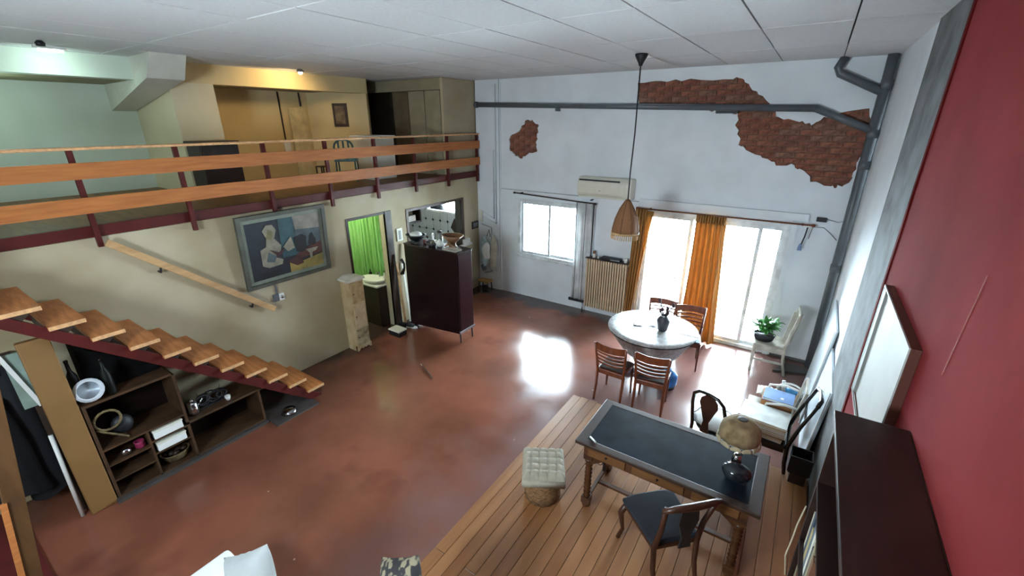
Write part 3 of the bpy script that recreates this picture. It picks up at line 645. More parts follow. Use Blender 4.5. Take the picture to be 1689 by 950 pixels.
w3 = struct('window_2', MB().panel('y', [rect(-1.56, -.56, 1.56, 2.04), rect(-1.52, -.6, 1.6, 2.0)], -.03, .1), alum)
part('pane', MB().box(-1.52, -.6, .05, .055, 1.6, 2.0), glass, w3); part('mullion', MB().box(-1.07, -1.04, .03, .07, 1.6, 2.0), alum, w3)
kf = struct('window_3', MB().panel('x', [rect(-2.12, -.53, 1.05, 2.08), rect(-2.07, -.58, 1.1, 2.03)], -.02, .012), mat('brown_trim_wood', '4a3122', .5))
part('counter', MB().box(-.35, .06, -2.12, -.35, 1.06, 1.1), white, kf)
part('jamb', MB().box(-.14, 0, -.64, -.58, 1.1, 2.03), frame_dk, kf)
ks = thing('kitchen_wall_shelf', 'small white shelf box at the left of the kitchen opening', 'shelf', (-.3, -1.9, 1.7))
part('box', MB().panel('x', [rect(-2.0, -1.5, 1.72, 2.0), rect(-1.97, -1.53, 1.75, 1.97)], -.45, -.25), frame_dk, ks); part('back', MB().box(-.46, -.45, -2.0, -1.5, 1.72, 2.0), white, ks)
part('jar_row', MB().box(-.42, -.3, -1.9, -1.6, 1.75, 1.86), offw, ks)
single('hanging_pot_holder', MB().prism([(-.82, 1.25), (-.7, 1.13), (-.6, 1.27), (-.7, 1.47)], 'y', -.04, -.02), frame_dk, 'dark diamond pot holder hanging on the kitchen tiles', 'pot holder')
ut = thing('kitchen_utensils', 'dark utensils standing in a jar behind the tray', 'utensils', (-.25, -1.75, 1.1))
part('jar', MB().lathe([(.04, 0), (.045, .13), (.04, .13), (.001, .02)]), frame_dk, ut, world=False)
for k in range(6): part('utensil', MB().tube([(0, 0, .03), (.02*sin(k), .05*cos(k*1.3), .33)], [.005, .016], 6), blackgloss, ut, world=False)
point('kitchen_fill_light', (-1.2, -1.0, 2.3), 5, (1, .95, .85), .08)  # unseen light added to brighten the dark kitchen
struct('wall_kitchen_dark_side', MB().box(-2.65, -2.6, -2.25, 0, 0, MZ-.1), mat('kitchen_side_paint', '8b8a84', .8))

# ------------------------------------------------------------------ wall objects near the openings
cal = thing('wall_thermometer_plaque', 'small pale oval plaque between the doorway and the kitchen opening', 'plaque', (.01, -2.31, 1.6))
part('board', MB().box(0, .02, -2.38, -2.25, 1.55, 1.78), offw, cal, bev=.01); part('figure', MB().box(.02, .026, -2.34, -2.29, 1.58, 1.74), mat('grey_figure', '8f9190', .6), cal, bev=.004)
fr = thing('small_black_frame', 'small black framed photograph near the right corner of the left wall', 'picture', (.01, -.17, 1.35))
part('frame', MB().box(0, .02, -.28, -.07, 1.36, 1.52), black, fr, bev=.003); part('photo', MB().box(.02, .023, -.25, -.1, 1.39, 1.49), mat('grey_photo', '7a7f80', .5, scale=14, c2='2b2c30'), fr)
bx = thing('sill_white_box', 'white open box on the sill right of the wardrobe items', 'box', (.0, -.5, 1.1))
part('body', MB().box(-.06, .05, -.6, -.4, 1.101, 1.2), white, bx, bev=.004)
part('flap', MB().box(-.06, -.05, -.6, -.4, 1.2, 1.26), white, bx)
# ------------------------------------------------------------------ wardrobe and what stands on it
wa = thing('dark_maroon_wardrobe', 'dark maroon lacquered cupboard on thin legs in front of the left wall', 'cupboard', (.89, -2.32, 0))
x0, x1, y0_, y1_ = .3, 1.48, -2.5, -2.13
def fr_(x): return 0
mb = MB(); mb.prism([(x0, .12), (x0, 1.58), (x1, 1.58), (x1, .2), (x1-.08, .215), (x1-.3, .2), (x0+.4, .14)], 'y', y0_, y1_)
part('body', mb, maroon, wa, bev=.01)
part('side_panel', MB().box(x1, x1+.008, y0_+.02, y1_-.02, .26, 1.55), mat('maroon_side', '2e141b', .28, spec=.3), wa, bev=.003)
part('top', MB().box(x0-.01, x1+.015, y0_-.01, y1_+.01, 1.58, 1.6), maroon, wa, bev=.006)
part('base_rail', MB().box(x1-.01, x1+.015, y0_-.01, y1_+.01, .2, .235), mat('grey_metal_strip', '8c8387', .4), wa)
part('base_rail', MB().prism([(x0, .1), (x0, .13), (x1, .23), (x1, .2)], 'y', y0_-.012, y0_), maroon, wa)
for x, y in ((x1-.03, y0_+.03), (x1-.03, y1_-.03), (x0+.03, y0_+.03), (x0+.03, y1_-.03)): part('leg', MB().tube([(x, y, .2), (x+.01, y, .002)], [.016, .01]), black, wa)
td = thing('black_tray_with_towel', 'black oval tray holding a folded white towel on the maroon cupboard', 'tray', (.42, -2.32, 1.6))
part('tray', MB().lathe([(.06, 0), (.1, .03), (.17, .1), (.2, .125), (.18, .125), (.1, .05), (.001, .04)], n=20, sx=.95, sy=.8), black, td, world=False)
part('towel', MB().ball((0, 0, .125), .12, .1, .05), paper, td, world=False, label='folded white towel')
part('cloth', MB().sheet(lambda u, v: (.02+.2*u, -.13-.02*v, .05-.04*v+.01*sin(9*u)), 8, 3), mat('dark_cloth', '22242c', .9), td, world=False)
bw = thing('carved_brown_bowl', 'brown carved bowl with pointed rim on the right of the cupboard', 'bowl', (1.14, -2.2, 1.6))
woodb = mat('carved_brown', '7a5638', .6, var=.2, scale=8)
part('bowl', MB().lathe([(.05, 0), (.06, .03), (.05, .06), (.1, .11), (.18, .19), (.16, .19), (.08, .13), (.001, .11)], n=20, fn=lambda a, t: 1+.22*t*cos(2*a)), woodb, bw, world=False)
part('foot', MB().lathe([(.07, 0), (.05, .04)], n=14), woodb, bw, world=False)
tpot = thing('white_teapot', 'small white teapot in the middle of the cupboard top', 'teapot', (1.0, -2.36, 1.6))
part('body', MB().ball((0, 0, .06), .06, .06, .06), white, tpot, world=False); part('spout', MB().tube([(-.05, 0, .05), (-.09, 0, .07), (-.11, 0, .1)], [.015, .01, .008]), white, tpot, world=False)
part('lid', MB().lathe([(.03, .11), (.012, .13), (.001, .135)]), white, tpot, world=False); part('handle', MB().tube([(.05, 0, .09), (.09, 0, .08), (.08, 0, .03), (.05, 0, .03)], .006), white, tpot, world=False)
gj = thing('grey_glass_jar', 'grey glass jar with a dark lid behind the teapot', 'jar', (.86, -2.2, 1.6))
part('jar', MB().lathe([(.05, 0), (.055, .02), (.055, .17), (.04, .2)]), mat('grey_glass', '6c716d', .15), gj, world=False); part('lid', MB().lathe([(.042, .2), (.042, .225), (.001, .23)]), frame_dk, gj, world=False)
single('white_candle', MB().lathe([(.018, 0), (.018, .17), (.001, .17)], (.74, -2.24, 1.6)), white, 'thin white candle left of the grey glass jar', 'candle')
gb = thing('clear_glass_bowl', 'wide glass bowl in front of the grey jar on the cupboard', 'bowl', (.84, -2.37, 1.6))
part('bowl', MB().lathe([(.05, 0), (.09, .03), (.12, .07), (.115, .07), (.08, .035), (.001, .01)], n=20), mat('smoky_glass', '565a55', .15), gb, world=False); part('fruit', MB().ball((.02, 0, .06), .05, .05, .03), mat('dried_leaf', '6b6450', .8), gb, world=False)
single('red_trinket_box', MB().box(.6, .66, -2.34, -2.28, 1.6, 1.66), mat('red_trinket', '6b2a28', .5), 'small dark red trinket box between tray and glass bowl', 'box', bev=.01)
pn = thing('pale_notebook', 'pale notebook lying at the right front corner of the cupboard top', 'notebook', (1.28, -2.38, 1.6))
part('cover', MB().box(1.14, 1.42, -2.46, -2.3, 1.6, 1.605), offw, pn); part('pages', MB().box(1.145, 1.415, -2.455, -2.305, 1.605, 1.62), mat('beige_pages', 'a2988a', .8), pn)
sb = thing('driftwood_piece', 'twisted brown driftwood lying on the pale notebook', 'driftwood', (1.22, -2.38, 1.62))
part('branch', MB().tube([(-.09, 0, .02), (-.04, .02, .05), (0, -.02, .09), (.04, 0, .04), (.09, .02, .02)], [.012, .022, .02, .02, .012]), woodb, sb, world=False)

# broom boards, boxes by the bathroom
for i, (y, h, m_, l) in enumerate(((-2.5, 1.2, palewood, 'pale wooden board leaning nearest the bathroom door'), (-2.37, 1.15, offw, 'cream board leaning between doorway and cupboard'), (-2.27, 1.5, palewood, 'tall thin board leaning behind the maroon cupboard'))):
    t = thing('leaning_board', l, 'board', (.1, y, 0), 0, 'boards leaning by the bathroom door')
    part('board', MB().bar((.16, y, .002), (.05, y+.02, h), .05, .02, (1, 0, 0)), m_, t, bev=.003)
br_ = thing('broom', 'broom with a dark handle leaning by the bathroom doorframe', 'broom', (.2, -2.56, 0))
part('handle', MB().tube([(.14, -2.57, .08), (.03, -2.5, 1.35)], .012), black, br_); part('head', MB().box(.08, .22, -2.6, -2.54, .002, .09), black, br_, bev=.01)
ir = thing('dark_shaped_iron', 'dark rounded tool hanging on the boards by the cupboard', 'tool', (.1, -2.42, 1.0))
part('body', MB().tube([(.13, -2.44, 1.26), (.15, -2.4, 1.18), (.15, -2.4, 1.1), (.13, -2.44, 1.0)], [.03, .02, .02, .035]), blackgloss, ir); part('blade', MB().box(.11, .15, -2.47, -2.41, .98, 1.02), frame_dk, ir)
sx = thing('scale_box', 'white topped black storage box on the floor by the bathroom door', 'box', (.3, -2.82, 0))
part('base', MB().box(.18, .44, -2.92, -2.74, .002, .09), black, sx, bev=.01); part('lid', MB().box(.17, .45, -2.93, -2.73, .09, .12), offw, sx, bev=.015); part('handle', MB().box(.44, .45, -2.88, -2.78, .04, .055), chrome, sx)
for i, (x, y, r, l) in enumerate(((.3, -2.5, .3, 'left black and white shoe beside the maroon cupboard'), (.34, -2.36, .6, 'right black and white shoe, closer to the cupboard leg'))):
    t = thing('sneaker', l, 'shoe', (x, y, 0), r, 'pair of shoes by the cupboard')
    part('sole', MB().prism([(.13*cos(a)*(1), .045*sin(a)*(1+.15*cos(a))) for a in [2*PI*k/16 for k in range(16)]], 'z', .002, .03), white, t, world=False)
    part('upper', MB().lathe([(1, 0), (.95, .03), (.6, .07), (.35, .085), (.3, .08), (.01, .05)], (0, 0, .03), 16, .12, .042), black, t, world=False)
    part('toe_cap', MB().ball((.075, 0, .035), .045, .035, .028), white, t, world=False)
# narrow cream cabinet
sc_ = thing('narrow_cream_cabinet', 'narrow cream cabinet with three painted panel doors beside the bathroom door', 'cabinet', (.125, -3.46, 0))
cm = mat('aged_cream_paint', 'c8b58f', .55, scale=5, c2='a98f66', detail=6)
part('body', MB().box(.002, .23, -3.62, -3.36, .05, 1.2), cm, sc_)
part('top', MB().prism([(-3.65, 1.2), (-3.65, 1.23), (-3.53, 1.27), (-3.45, 1.27), (-3.33, 1.23), (-3.33, 1.2)], 'x', .001, .25), mat('white_top_paint', 'cfcaba', .5), sc_)
part('skirt', MB().prism([(-3.63, .002), (-3.6, .002), (-3.56, .04), (-3.52, .02), (-3.49, .035), (-3.46, .02), (-3.42, .04), (-3.38, .002), (-3.35, .002), (-3.35, .08), (-3.63, .08)], 'x', .2, .24), cm, sc_)
part('skirt', MB().box(.02, .23, -3.63, -3.61, .002, .08), cm, sc_)
for z0, z1, c, c2 in ((.1, .38, 'b7a684', '7c6c50'), (.41, .8, 'c6b28e', 'b59d77'), (.83, 1.17, 'b79e74', '98794c')):
    d = part('door', MB().box(.23, .245, -3.6, -3.38, z0, z1), mat('door_paint_%d' % int(z0*100), c, .5, scale=9, c2=c2, detail=2), sc_, bev=.005)
    part('knob', MB().ball((.255, -3.575, (z0+z1)/2), .01, .01, .01, 8, 6), frame_dk, d)

# corner: conduits, hanging bags, stool
cn = thing('wall_conduit_run', 'thin pale conduits running up the wall beside the left corner', 'conduit', (.3, -.05, 1.4))
part('conduit', MB().tube([(.5, -.055, 4.2), (.5, -.055, 1.5), (.08, -.055, 1.65)], .012), plaster, cn)
part('conduit', MB().tube([(.44, -.055, 3.0), (.44, -.055, 1.6), (.1, -.055, 1.75)], .01), plaster, cn)
part('conduit', MB().tube([(.1, -.055, 1.45), (.36, -.055, 1.4), (.36, -.055, .4), (.16, -.055, .35)], .012), mat('grey_conduit', '9aa0a0', .5), cn)
part('junction_box', MB().box(.05, .13, -.08, -.036, 1.5, 1.75), offw, cn, bev=.006)
hb = thing('hanging_bags', 'cluster of white and blue bags hanging in the left corner', 'bags', (.28, -.15, .5))
def bag(cx, cy, w, z0, z1, ph, dpt=.06):
    def fn(u, v):
        a = 2*PI*u; r = w*(sin(PI*min(1, .12+v*.88))**.5)*(1+.1*sin(4*a+ph))
        return (cx+r*cos(a)+.02*sin(6*v+ph), cy+dpt*sin(a)*(1.1-v*.5), z0+(z1-z0)*v)
    return MB().sheet(fn, 20, 10)
part('bag', bag(.22, -.13, .12, .55, 1.2, 0), mat('pale_blue_bag', 'b5cfd6', .6), hb, label='pale blue bag'); part('bag', bag(.32, -.2, .1, .75, 1.1, 2), paper, hb, label='white bag')
part('bag', bag(.45, -.12, .1, .5, 1.25, 3), mat('beige_mesh_bag', 'c4c0b0', .8), hb, label='beige mesh bag'); part('bag', bag(.22, -.17, .05, .45, .6, 1), mat('slate_bag', '5a6a74', .7), hb)
part('strap', MB().tube([(.25, -.08, 1.2), (.3, -.06, 1.35), (.35, -.08, 1.2)], .008), black, hb)
ys = thing('yellow_footstool', 'tiny yellow topped stool with black legs in the left corner', 'stool', (.27, -.2, 0))
part('seat', MB().box(.12, .42, -.3, -.1, .2, .24), mat('yellow_seat', 'a8813f', .6), ys, bev=.015)
for a_ in ((.16, -.27), (.38, -.27), (.16, -.13), (.38, -.13)): part('leg', MB().tube([(a_[0], a_[1], .2), (.27+(a_[0]-.27)*1.2, a_[1], .002)], .012), black, ys)
part('cushion_bag', MB().ball((.27, -.2, .06), .08, .06, .05), black, ys)

# ------------------------------------------------------------------ back wall objects
def pipe(mb, a, b, r): return mb.tube([a, b], r, 14)
dp = thing('drain_pipe_run', 'dark grey drain pipe crossing the white wall and dropping in the right corner', 'pipe', (3.2, -.1, 3.7))
part('main_pipe', pipe(MB(), (.09, -.1, 3.84), (5.75, -.1, 3.69), .046), dgrey, dp); part('end_cap', MB().tube([(.05, -.1, 3.84), (.1, -.1, 3.84)], .058, 14), dgrey, dp)
part('branch', pipe(MB(), (5.73, -.1, 3.69), (6.38, -.11, 3.42), .046), dgrey, dp)
part('downpipe', pipe(MB(), (6.39, -.1, H-.005), (6.4, -.1, .004), .056), dgrey, dp)
for z in (3.0, 1.6, 3.38, 3.95): part('collar', pipe(MB(), (6.397, -.1, z-.05), (6.397, -.1, z+.05), .064), dgrey, dp)
part('upper_branch', MB().tube([(5.92, -.1, H-.005), (5.87, -.1, 4.16), (5.9, -.1, 4.1), (6.39, -.1, 3.86)], [.05, .05, .05, .05], 14), dgrey, dp)
part('clip', MB().box(1.85, 1.9, -.11, -.002, 3.7, 3.76), dgrey, dp); part('clip', MB().box(4.5, 4.8, -.06, -.002, 3.64, 3.68), black, dp)
ac = thing('air_conditioner', 'white split air conditioner above the white curtain', 'air conditioner', (2.9, -.12, 2.27))
mb = MB(); mb.prism([(-.001, 2.3), (-.001, 2.62), (-.19, 2.62), (-.24, 2.56), (-.24, 2.34), (-.19, 2.27)], 'x', 2.42, 3.4)
part('body', mb, offw, ac, bev=.012)
part('air_grille', MB().box(2.45, 3.2, -.238, -.2, 2.555, 2.585), black, ac); part('front_panel', MB().box(2.43, 3.3, -.248, -.24, 2.35, 2.54), offw, ac, bev=.004)
part('badge', MB().box(2.83, 2.87, -.25, -.248, 2.4, 2.408), dgrey, ac); part('louvre', MB().box(2.45, 3.35, -.235, -.2, 2.275, 2.3), offw, ac)
def rod(name, x0, x1, z0, z1, y, label, m, r=.012):
    t = thing(name, label, 'curtain rod', ((x0+x1)/2, y, z0)); part('rod', MB().tube([(x0, y, z0), (x1, y, z1)], r), m, t)
    for x, z in ((x0, z0), (x1, z1)): part('finial', MB().ball((x, y, z), .028, .022, .022), m, t)
    for s in (.08, .95): part('bracket', MB().box(x0+(x1-x0)*s-.01, x0+(x1-x0)*s+.01, y, -.001, z0-.01, z0+.01), m, t)
rod('curtain_rod', .98, 2.72, 2.2, 2.14, -.1, 'dark thin curtain rod above the small window', frame_dk)
rod('curtain_rod', 3.5, 6.02, 2.15, 2.16, -.11, 'brown wooden curtain rod above the glazed doors', chairwood)
wc = thing('white_curtain', 'narrow white curtain with dark edging bunched right of the small window', 'curtain', (2.5, -.1, .25))
wcm = cloth_mat('white_curtain_cloth', 'e2e3e2', .3); wcd = cloth_mat('dark_curtain_edging', '3b3230', .05)
part('cloth', MB().sheet(lambda u, v: (2.36+.32*u+(.03*(1-v))*(u-.5), -.12+.011*sin(u*20)+.003*sin(u*47), .24+1.9*v), 60, 6), wcm, wc, solid=.004)
part('edging', MB().sheet(lambda u, v: (2.69+.03*u, -.09-.02*u, .2+1.95*v), 2, 6), wcd, wc, solid=.004)
part('edging', MB().sheet(lambda u, v: (2.39+.008*u+.01*sin(5*v), -.138, .22+1.92*v), 2, 6), wcd, wc, solid=.004)
part('edging', MB().sheet(lambda u, v: (2.56+.008*u, -.136, .26+1.88*v), 2, 6), wcd, wc, solid=.003)
part('tie_weight', MB().box(2.3, 2.62, -.14, -.1, .2, .25), black, wc)
oc = cloth_mat('orange_curtain_cloth', 'b98a50', .28, c2='a5763c', stretch=(10, 10, 1))
o2 = thing('orange_curtain', 'orange curtain hanging in the middle of the glazed doors, wider at its foot', 'curtain', (4.7, -.12, .05), 0, 'orange curtains')
def ocf(u, v):
    xa = 4.44+(.04-.04*v)*0; wtop = .42
    s = 1-v; xl = 4.47-.02*s+.02*sin(PI*s); xr = 4.9+.14*s; x = xl+(xr-xl)*u
    return (x, -.12-.1*s+(.028+.02*s)*sin(u*34)+.01*sin(u*71), .03+2.1*v)
part('cloth', MB().sheet(ocf, 90, 14), oc, o2, solid=.004)
part('heading', MB().sheet(lambda u, v: (4.47+.43*u, -.125+.022*sin(u*70), 2.03+.12*v), 80, 2), oc, o2, solid=.006)
o1 = thing('orange_curtain', 'narrow orange curtain behind the wicker lamp at the left of the glazed doors', 'curtain', (3.6, -.12, .1), 0, 'orange curtains')
part('cloth', MB().sheet(lambda u, v: (3.48+.2*u-.08*(1-v)**2*u, -.12-.12*(1-v)+.03*sin(u*24), .1+2.05*v), 60, 10), oc, o1, solid=.004)
part('side_fall', MB().sheet(lambda u, v: (3.62+.17*u*v**1.5, -.1-.01*sin(u*9), .42+1.7*v), 16, 10), oc, o1, solid=.004)
part('lining', MB().sheet(lambda u, v: (3.42+.1*u, -.1-.03*u, .08+1.0*v), 6, 4), cloth_mat('brown_lining', '8a5a3c', .1), o1, solid=.004)
ra = thing('cream_radiator', 'cream ribbed radiator between the white and orange curtains', 'radiator', (3.05, -.1, .15))
rm = mat('radiator_cream', 'c7b092', .45, var=.04)
for k in range(17):
    x = 2.66+k*.047; part('rib', MB().box(x, x+.033, -.19, -.06, .16, 1.14), rm, ra, bev=.01)
part('header_pipe', MB().box(2.66, 3.445, -.16, -.08, .2, .25), rm, ra); part('header_pipe', MB().box(2.66, 3.445, -.16, -.08, 1.05, 1.1), rm, ra)
part('top_shelf', MB().box(2.64, 3.46, -.2, -.04, 1.14, 1.155), frame_dk, ra)
part('valve', MB().ball((2.6, -.12, .22), .03, .03, .03), chrome, ra); part('wall_pipe', MB().tube([(2.6, -.12, .22), (2.6, -.12, .002)], .012), chrome, ra)
pr = thing('black_set_top_device', 'flat black device lying on the radiator shelf', 'device', (3.12, -.11, 1.155))
part('body', MB().box(2.93, 3.3, -.18, -.05, 1.156, 1.2), black, pr, bev=.008); part('front', MB().box(3.12, 3.3, -.184, -.18, 1.165, 1.19), mat('grey_front', '8c9093', .5), pr)
single('white_mug', MB().lathe([(.025, 0), (.03, .01), (.03, .075), (.026, .075), (.001, .01)], (3.39, -.12, 1.155)), white, 'white mug at the right end of the radiator shelf', 'mug')
sfig = thing('small_figurine', 'tiny brown and white figurine at the left end of the radiator shelf', 'figurine', (2.78, -.12, 1.155))
part('body', MB().lathe([(.03, 0), (.035, .03), (.02, .07)]), white, sfig, world=False); part('head', MB().ball((0, 0, .1), .03, .028, .035), woodb, sfig, world=False)
single('small_cup', MB().lathe([(.018, 0), (.022, .03), (.001, .03)], (2.87, -.13, 1.155)), offw, 'tiny pale cup between the figurine and the black device', 'cup')
fx = thing('wall_junction_box', 'small black junction box with a wire right of the curtain rod', 'junction box', (6.12, -.03, 2.24))
part('box', MB().box(6.04, 6.16, -.05, -.001, 2.21, 2.27), black, fx, bev=.005)
part('wire', MB().tube([(6.16, -.02, 2.25), (6.3, -.01, 2.22), (6.34, -.02, 2.24)], .004, 6), dgrey, fx)
part('wire', MB().tube([(6.0, -.02, 1.95), (6.02, -.015, 2.12), (6.15, -.015, 2.13), (6.25, -.02, 2.05), (6.33, -.02, 1.97)], .004, 6), dgrey, fx)
bt = thing('blue_tassel', 'dark cord with a small blue tassel hanging from the curtain rod end', 'tassel', (5.93, -.12, 1.85))
part('cord', MB().tube([(5.96, -.12, 2.13), (5.95, -.13, 2.0), (5.93, -.12, 1.88)], .01, 6), black, bt); part('tassel', MB().lathe([(.03, 0), (.02, .07), (.008, .1)], (5.92, -.12, 1.79)), mat('dusty_blue', '6f86ab', .7), bt)

# ------------------------------------------------------------------ pendant lamp
LX, LY = 3.89, -1.77
pdl = thing('wicker_pendant_lamp', 'brown wicker dome pendant lamp on a long black cord over the table', 'pendant lamp', (LX, LY, 2.05))
part('ceiling_rose', MB().lathe([(.02, -.13), (.03, -.1), (.075, -.02), (.075, 0)], (LX, LY, H-.005)), black, pdl)
part('cord', MB().tube([(LX, LY, H-.1), (LX+.008, LY, 3.4), (LX-.004, LY, 2.9), (LX, LY, 2.52)], .009, 6), black, pdl)
rat = mat('brown_rattan', '8c603c', .75, scale=60, stretch=(1, 1, 3), var=.14, bump=.3)
prof = [(.015, .53), (.04, .5), (.1, .4), (.15, .27), (.175, .15), (.18, .08)]
part('shade', MB().lathe([(r, z) for r, z in prof][::-1]+[], (LX, LY, 2.03), 32), rat, pdl, solid=.008)
for k in range(8):
    a = 2*PI*k/8; part('stave', MB().tube([(LX+(r+.004)*cos(a), LY+(r+.004)*sin(a), 2.03+z) for r, z in prof], .006, 6), mat('dark_rattan', '74492b', .6), pdl)
part('rim_band', MB().lathe([(.186, .07), (.19, .085), (.184, .1)], (LX, LY, 2.03), 32), mat('light_rattan', 'c09a6c', .6), pdl)
mb = MB()
for k in range(40):
    a = 2*PI*k/40; mb.tube([(LX+.182*cos(a), LY+.182*sin(a), 2.105), (LX+.18*cos(a), LY+.18*sin(a), 2.035)], .006, 5)
part('fringe', mb, mat('light_rattan', 'c09a6c'), pdl)

# ------------------------------------------------------------------ round table
TX, TY, TR = 4.37, -1.6, .62
tb = thing('round_dining_table', 'round dining table with a grey pedestal by the glazed doors', 'table', (TX, TY, 0))
part('tabletop', MB().lathe([(TR-.02, 0), (TR, .005), (TR, .028), (TR-.01, .03)], (TX, TY, .7), 48), black, tb)
part('pedestal', MB().lathe([(.09, .0), (.06, .1), (.05, .35), (.09, .6), (.2, .69)], (TX, TY, .03), 16), dgrey, tb)
for k in range(4):
    a = PI/4+PI/2*k; part('foot', MB().bar((TX, TY, .06), (TX+.34*cos(a), TY+.34*sin(a), .03), .06, .05), dgrey, tb, bev=.01)
tcm = mat('pale_patterned_cloth', 'b9bab9', .6, scale=22, c2='93908e', detail=5)
def cl(u, v):
    a = 2*PI*u; dr = min(1, max(0, (cos(a+1.25)-.35)/.4)); dr = dr*dr*(3-2*dr); drop = .012+.40*dr*(1+.08*sin(13*a))
    if v < .5: r = TR*1.01*(v/.5); return (TX+r*cos(a), TY+r*sin(a), .735+.002*sin(7*a))
    t = (v-.5)/.5; r = TR*1.01-.27*t*dr+.018*t*dr*sin(17*a); return (TX+r*cos(a), TY+r*sin(a), .735-drop*t)
tcl = single('tablecloth', MB().sheet(cl, 96, 12), tcm, 'pale patterned cloth draped over the round dining table', 'tablecloth', solid=.003)
vz = thing('dark_vase', 'dark grey vase with dark buds standing on the round table', 'vase', (4.52, -1.63, .739))
part('body', MB().lathe([(.05, 0), (.065, .02), (.09, .16), (.07, .2), (.045, .22), (.06, .24), (.05, .24), (.03, .2), (.001, .05)], n=20), mat('slate_vase', '3d3f45', .35), vz, world=False)
for dx, dy, h in ((-.09, .02, .44), (.1, .03, .4), (-.03, -.02, .33), (.03, .02, .34), (.05, -.03, .3), (-.06, 0, .3)):
    s_ = part('stem', MB().tube([(0, 0, .2), (dx*.6, dy, h*.8), (dx, dy, h)], .008, 6), black, vz, world=False)
    part('bud', MB().ball((dx, dy, h), .024, .024, .034, 8, 6), mat('dark_bud', '3a1c22', .7), s_, world=False)
ph = thing('small_phone', 'small dark phone lying on the left side of the round table', 'phone', (4.17, -1.65, .739), .3)
part('body', MB().box(-.06, .06, -.035, .035, 0, .01), black, ph, world=False, bev=.004); part('screen', MB().box(-.045, .045, -.028, .028, .0101, .0112), mat('grey_screen', '7d858c', .3), ph, world=False)
bb = thing('blue_gas_canister', 'blue canister with a black foot under the round table', 'canister', (4.74, -1.85, 0))
part('body', MB().lathe([(.1, .04), (.12, .08), (.12, .2), (.07, .27), (.03, .29)]), mat('bright_blue_paint', '2a6fb3', .35), bb, world=False); part('foot', MB().lathe([(.1, .002), (.1, .04)]), black, bb, world=False)

# ------------------------------------------------------------------ dining chairs
def dining_chair(label, seatm):
    t = thing('dining_chair', label, 'chair', (0, 0, 0), 0, 'dining chairs around the round table')
    w = .19; S = 1.1
    part('seat', MB().prism([(-.2, .2), (.2, .2), (.18, -.19), (-.18, -.19)], 'z', .44, .465), chairwood, t, world=False, bev=.01)
    part('seat_pad', MB().prism([(-.18, .18), (.18, .18), (.16, -.16), (-.16, -.16)], 'z', .465, .482), seatm, t, world=False, bev=.008)
    part('apron', MB().panel('z', [[(-.18, .18), (.18, .18), (.165, -.175), (-.165, -.175)], [(-.16, .16), (.16, .16), (.145, -.155), (-.145, -.155)]], .39, .44), chairwood, t, world=False)
    for s in (-1, 1):
        part('leg', MB().tube([(s*.175, .175, .44), (s*.175, .178, .2), (s*.178, .185, .002)], [.02, .017, .012]), chairwood, t, world=False)
        part('back_leg', MB().tube([(s*.18, -.24, .002), (s*.178, -.195, .22), (s*.18, -.18, .45), (s*.192, -.21, .65), (s*.208, -.26, .87)], [.014, .018, .02, .018, .015]), chairwood, t, world=False)
    def rail(z, h, d=.014): return MB().add([(x, -.21-.22*(z-.65)-.05*(1-(x/.19)**2)+dd, zz) for x in [-.205+.041*i for i in range(11)] for dd in (0, d) for zz in (z-h/2, z+h/2)], [f for i in range(10) for f in ((4*i, 4*i+4, 4*i+5, 4*i+1), (4*i+2, 4*i+3, 4*i+7, 4*i+6), (4*i+1, 4*i+5, 4*i+7, 4*i+3), (4*i, 4*i+2, 4*i+6, 4*i+4))]+[(0, 1, 3, 2), (40, 42, 43, 41)])
    part('crest_rail', rail(.825, .1, .02), chairwood, t, world=False, bev=.004)
    for z in (.745, .69, .635, .58): part('back_slat', rail(z, .022), chairwood, t, world=False)
    return t
c0 = dining_chair('brown dining chair at the left front of the round table, dark seat', mat('dark_brown_pad', '2e1e18', .7)); 
dup(c0, (4.66, -2.42, 0), .1, 'brown dining chair nearest the desk, its back to the camera at the table')
dup(c0, (4.3, -1.02, 0), PI+.05, 'brown dining chair mostly hidden behind the vase against the light')
c2_ = dining_chair('brown dining chair at the right rear of the table with a blue-grey seat', mat('blue_grey_pad', '7888a0', .8)); c2_.location = (4.77, -1.06, 0); c2_.rotation_euler = (0, 0, PI+.2)
c0.location = (4.17, -2.46, 0); c0.rotation_euler = (0, 0, -.02)

# ------------------------------------------------------------------ white chair with plant
wcw = mat('chalky_white_paint', 'c4c0b4', .6, scale=8, c2='a29b8c')
wch = thing('white_wooden_chair', 'old white wooden chair carrying a potted plant by the glazed door', 'chair', (5.84, -.44, 0), PI/2+.05)
part('seat', MB().prism([(-.24, .22), (.24, .22), (.2, -.2), (-.2, -.2)], 'z', .42, .45), wcw, wch, world=False, bev=.01)
part('apron', MB().box(-.2, .2, .17, .2, .34, .42), wcw, wch, world=False); part('apron', MB().box(-.21, -.19, -.18, .17, .34, .42), wcw, wch, world=False); part('apron', MB().box(.19, .21, -.18, .17, .34, .42), wcw, wch, world=False)
for s in (-1, 1):
    part('leg', MB().bar((s*.2, .19, .42), (s*.21, .2, .002), .035, .035), wcw, wch, world=False)
    part('back_leg', MB().tube([(s*.19, -.25, .002), (s*.19, -.19, .25), (s*.19, -.18, .45), (s*.18, -.22, .7), (s*.17, -.28, 1.0)], .02), wcw, wch, world=False)
    part('stretcher', MB().box(s*.195-.01, s*.195+.01, -.2, .2, .17, .2), wcw, wch, world=False)
part('stretcher', MB().box(-.2, .2, .185, .2, .2, .23), wcw, wch, world=False)
part('crest_rail', MB().bar((-.2, -.27, .97), (.2, -.27, .97), .02, .07), wcw, wch, world=False, bev=.01); part('back_splat', MB().bar((0, -.19, .47), (0, -.26, .95), .12, .015, (1, 0, 0)), wcw, wch, world=False)
pp = thing('potted_leafy_plant', 'leafy green plant in a black oval pot on the white chair', 'plant', (5.74, -.5, .451))
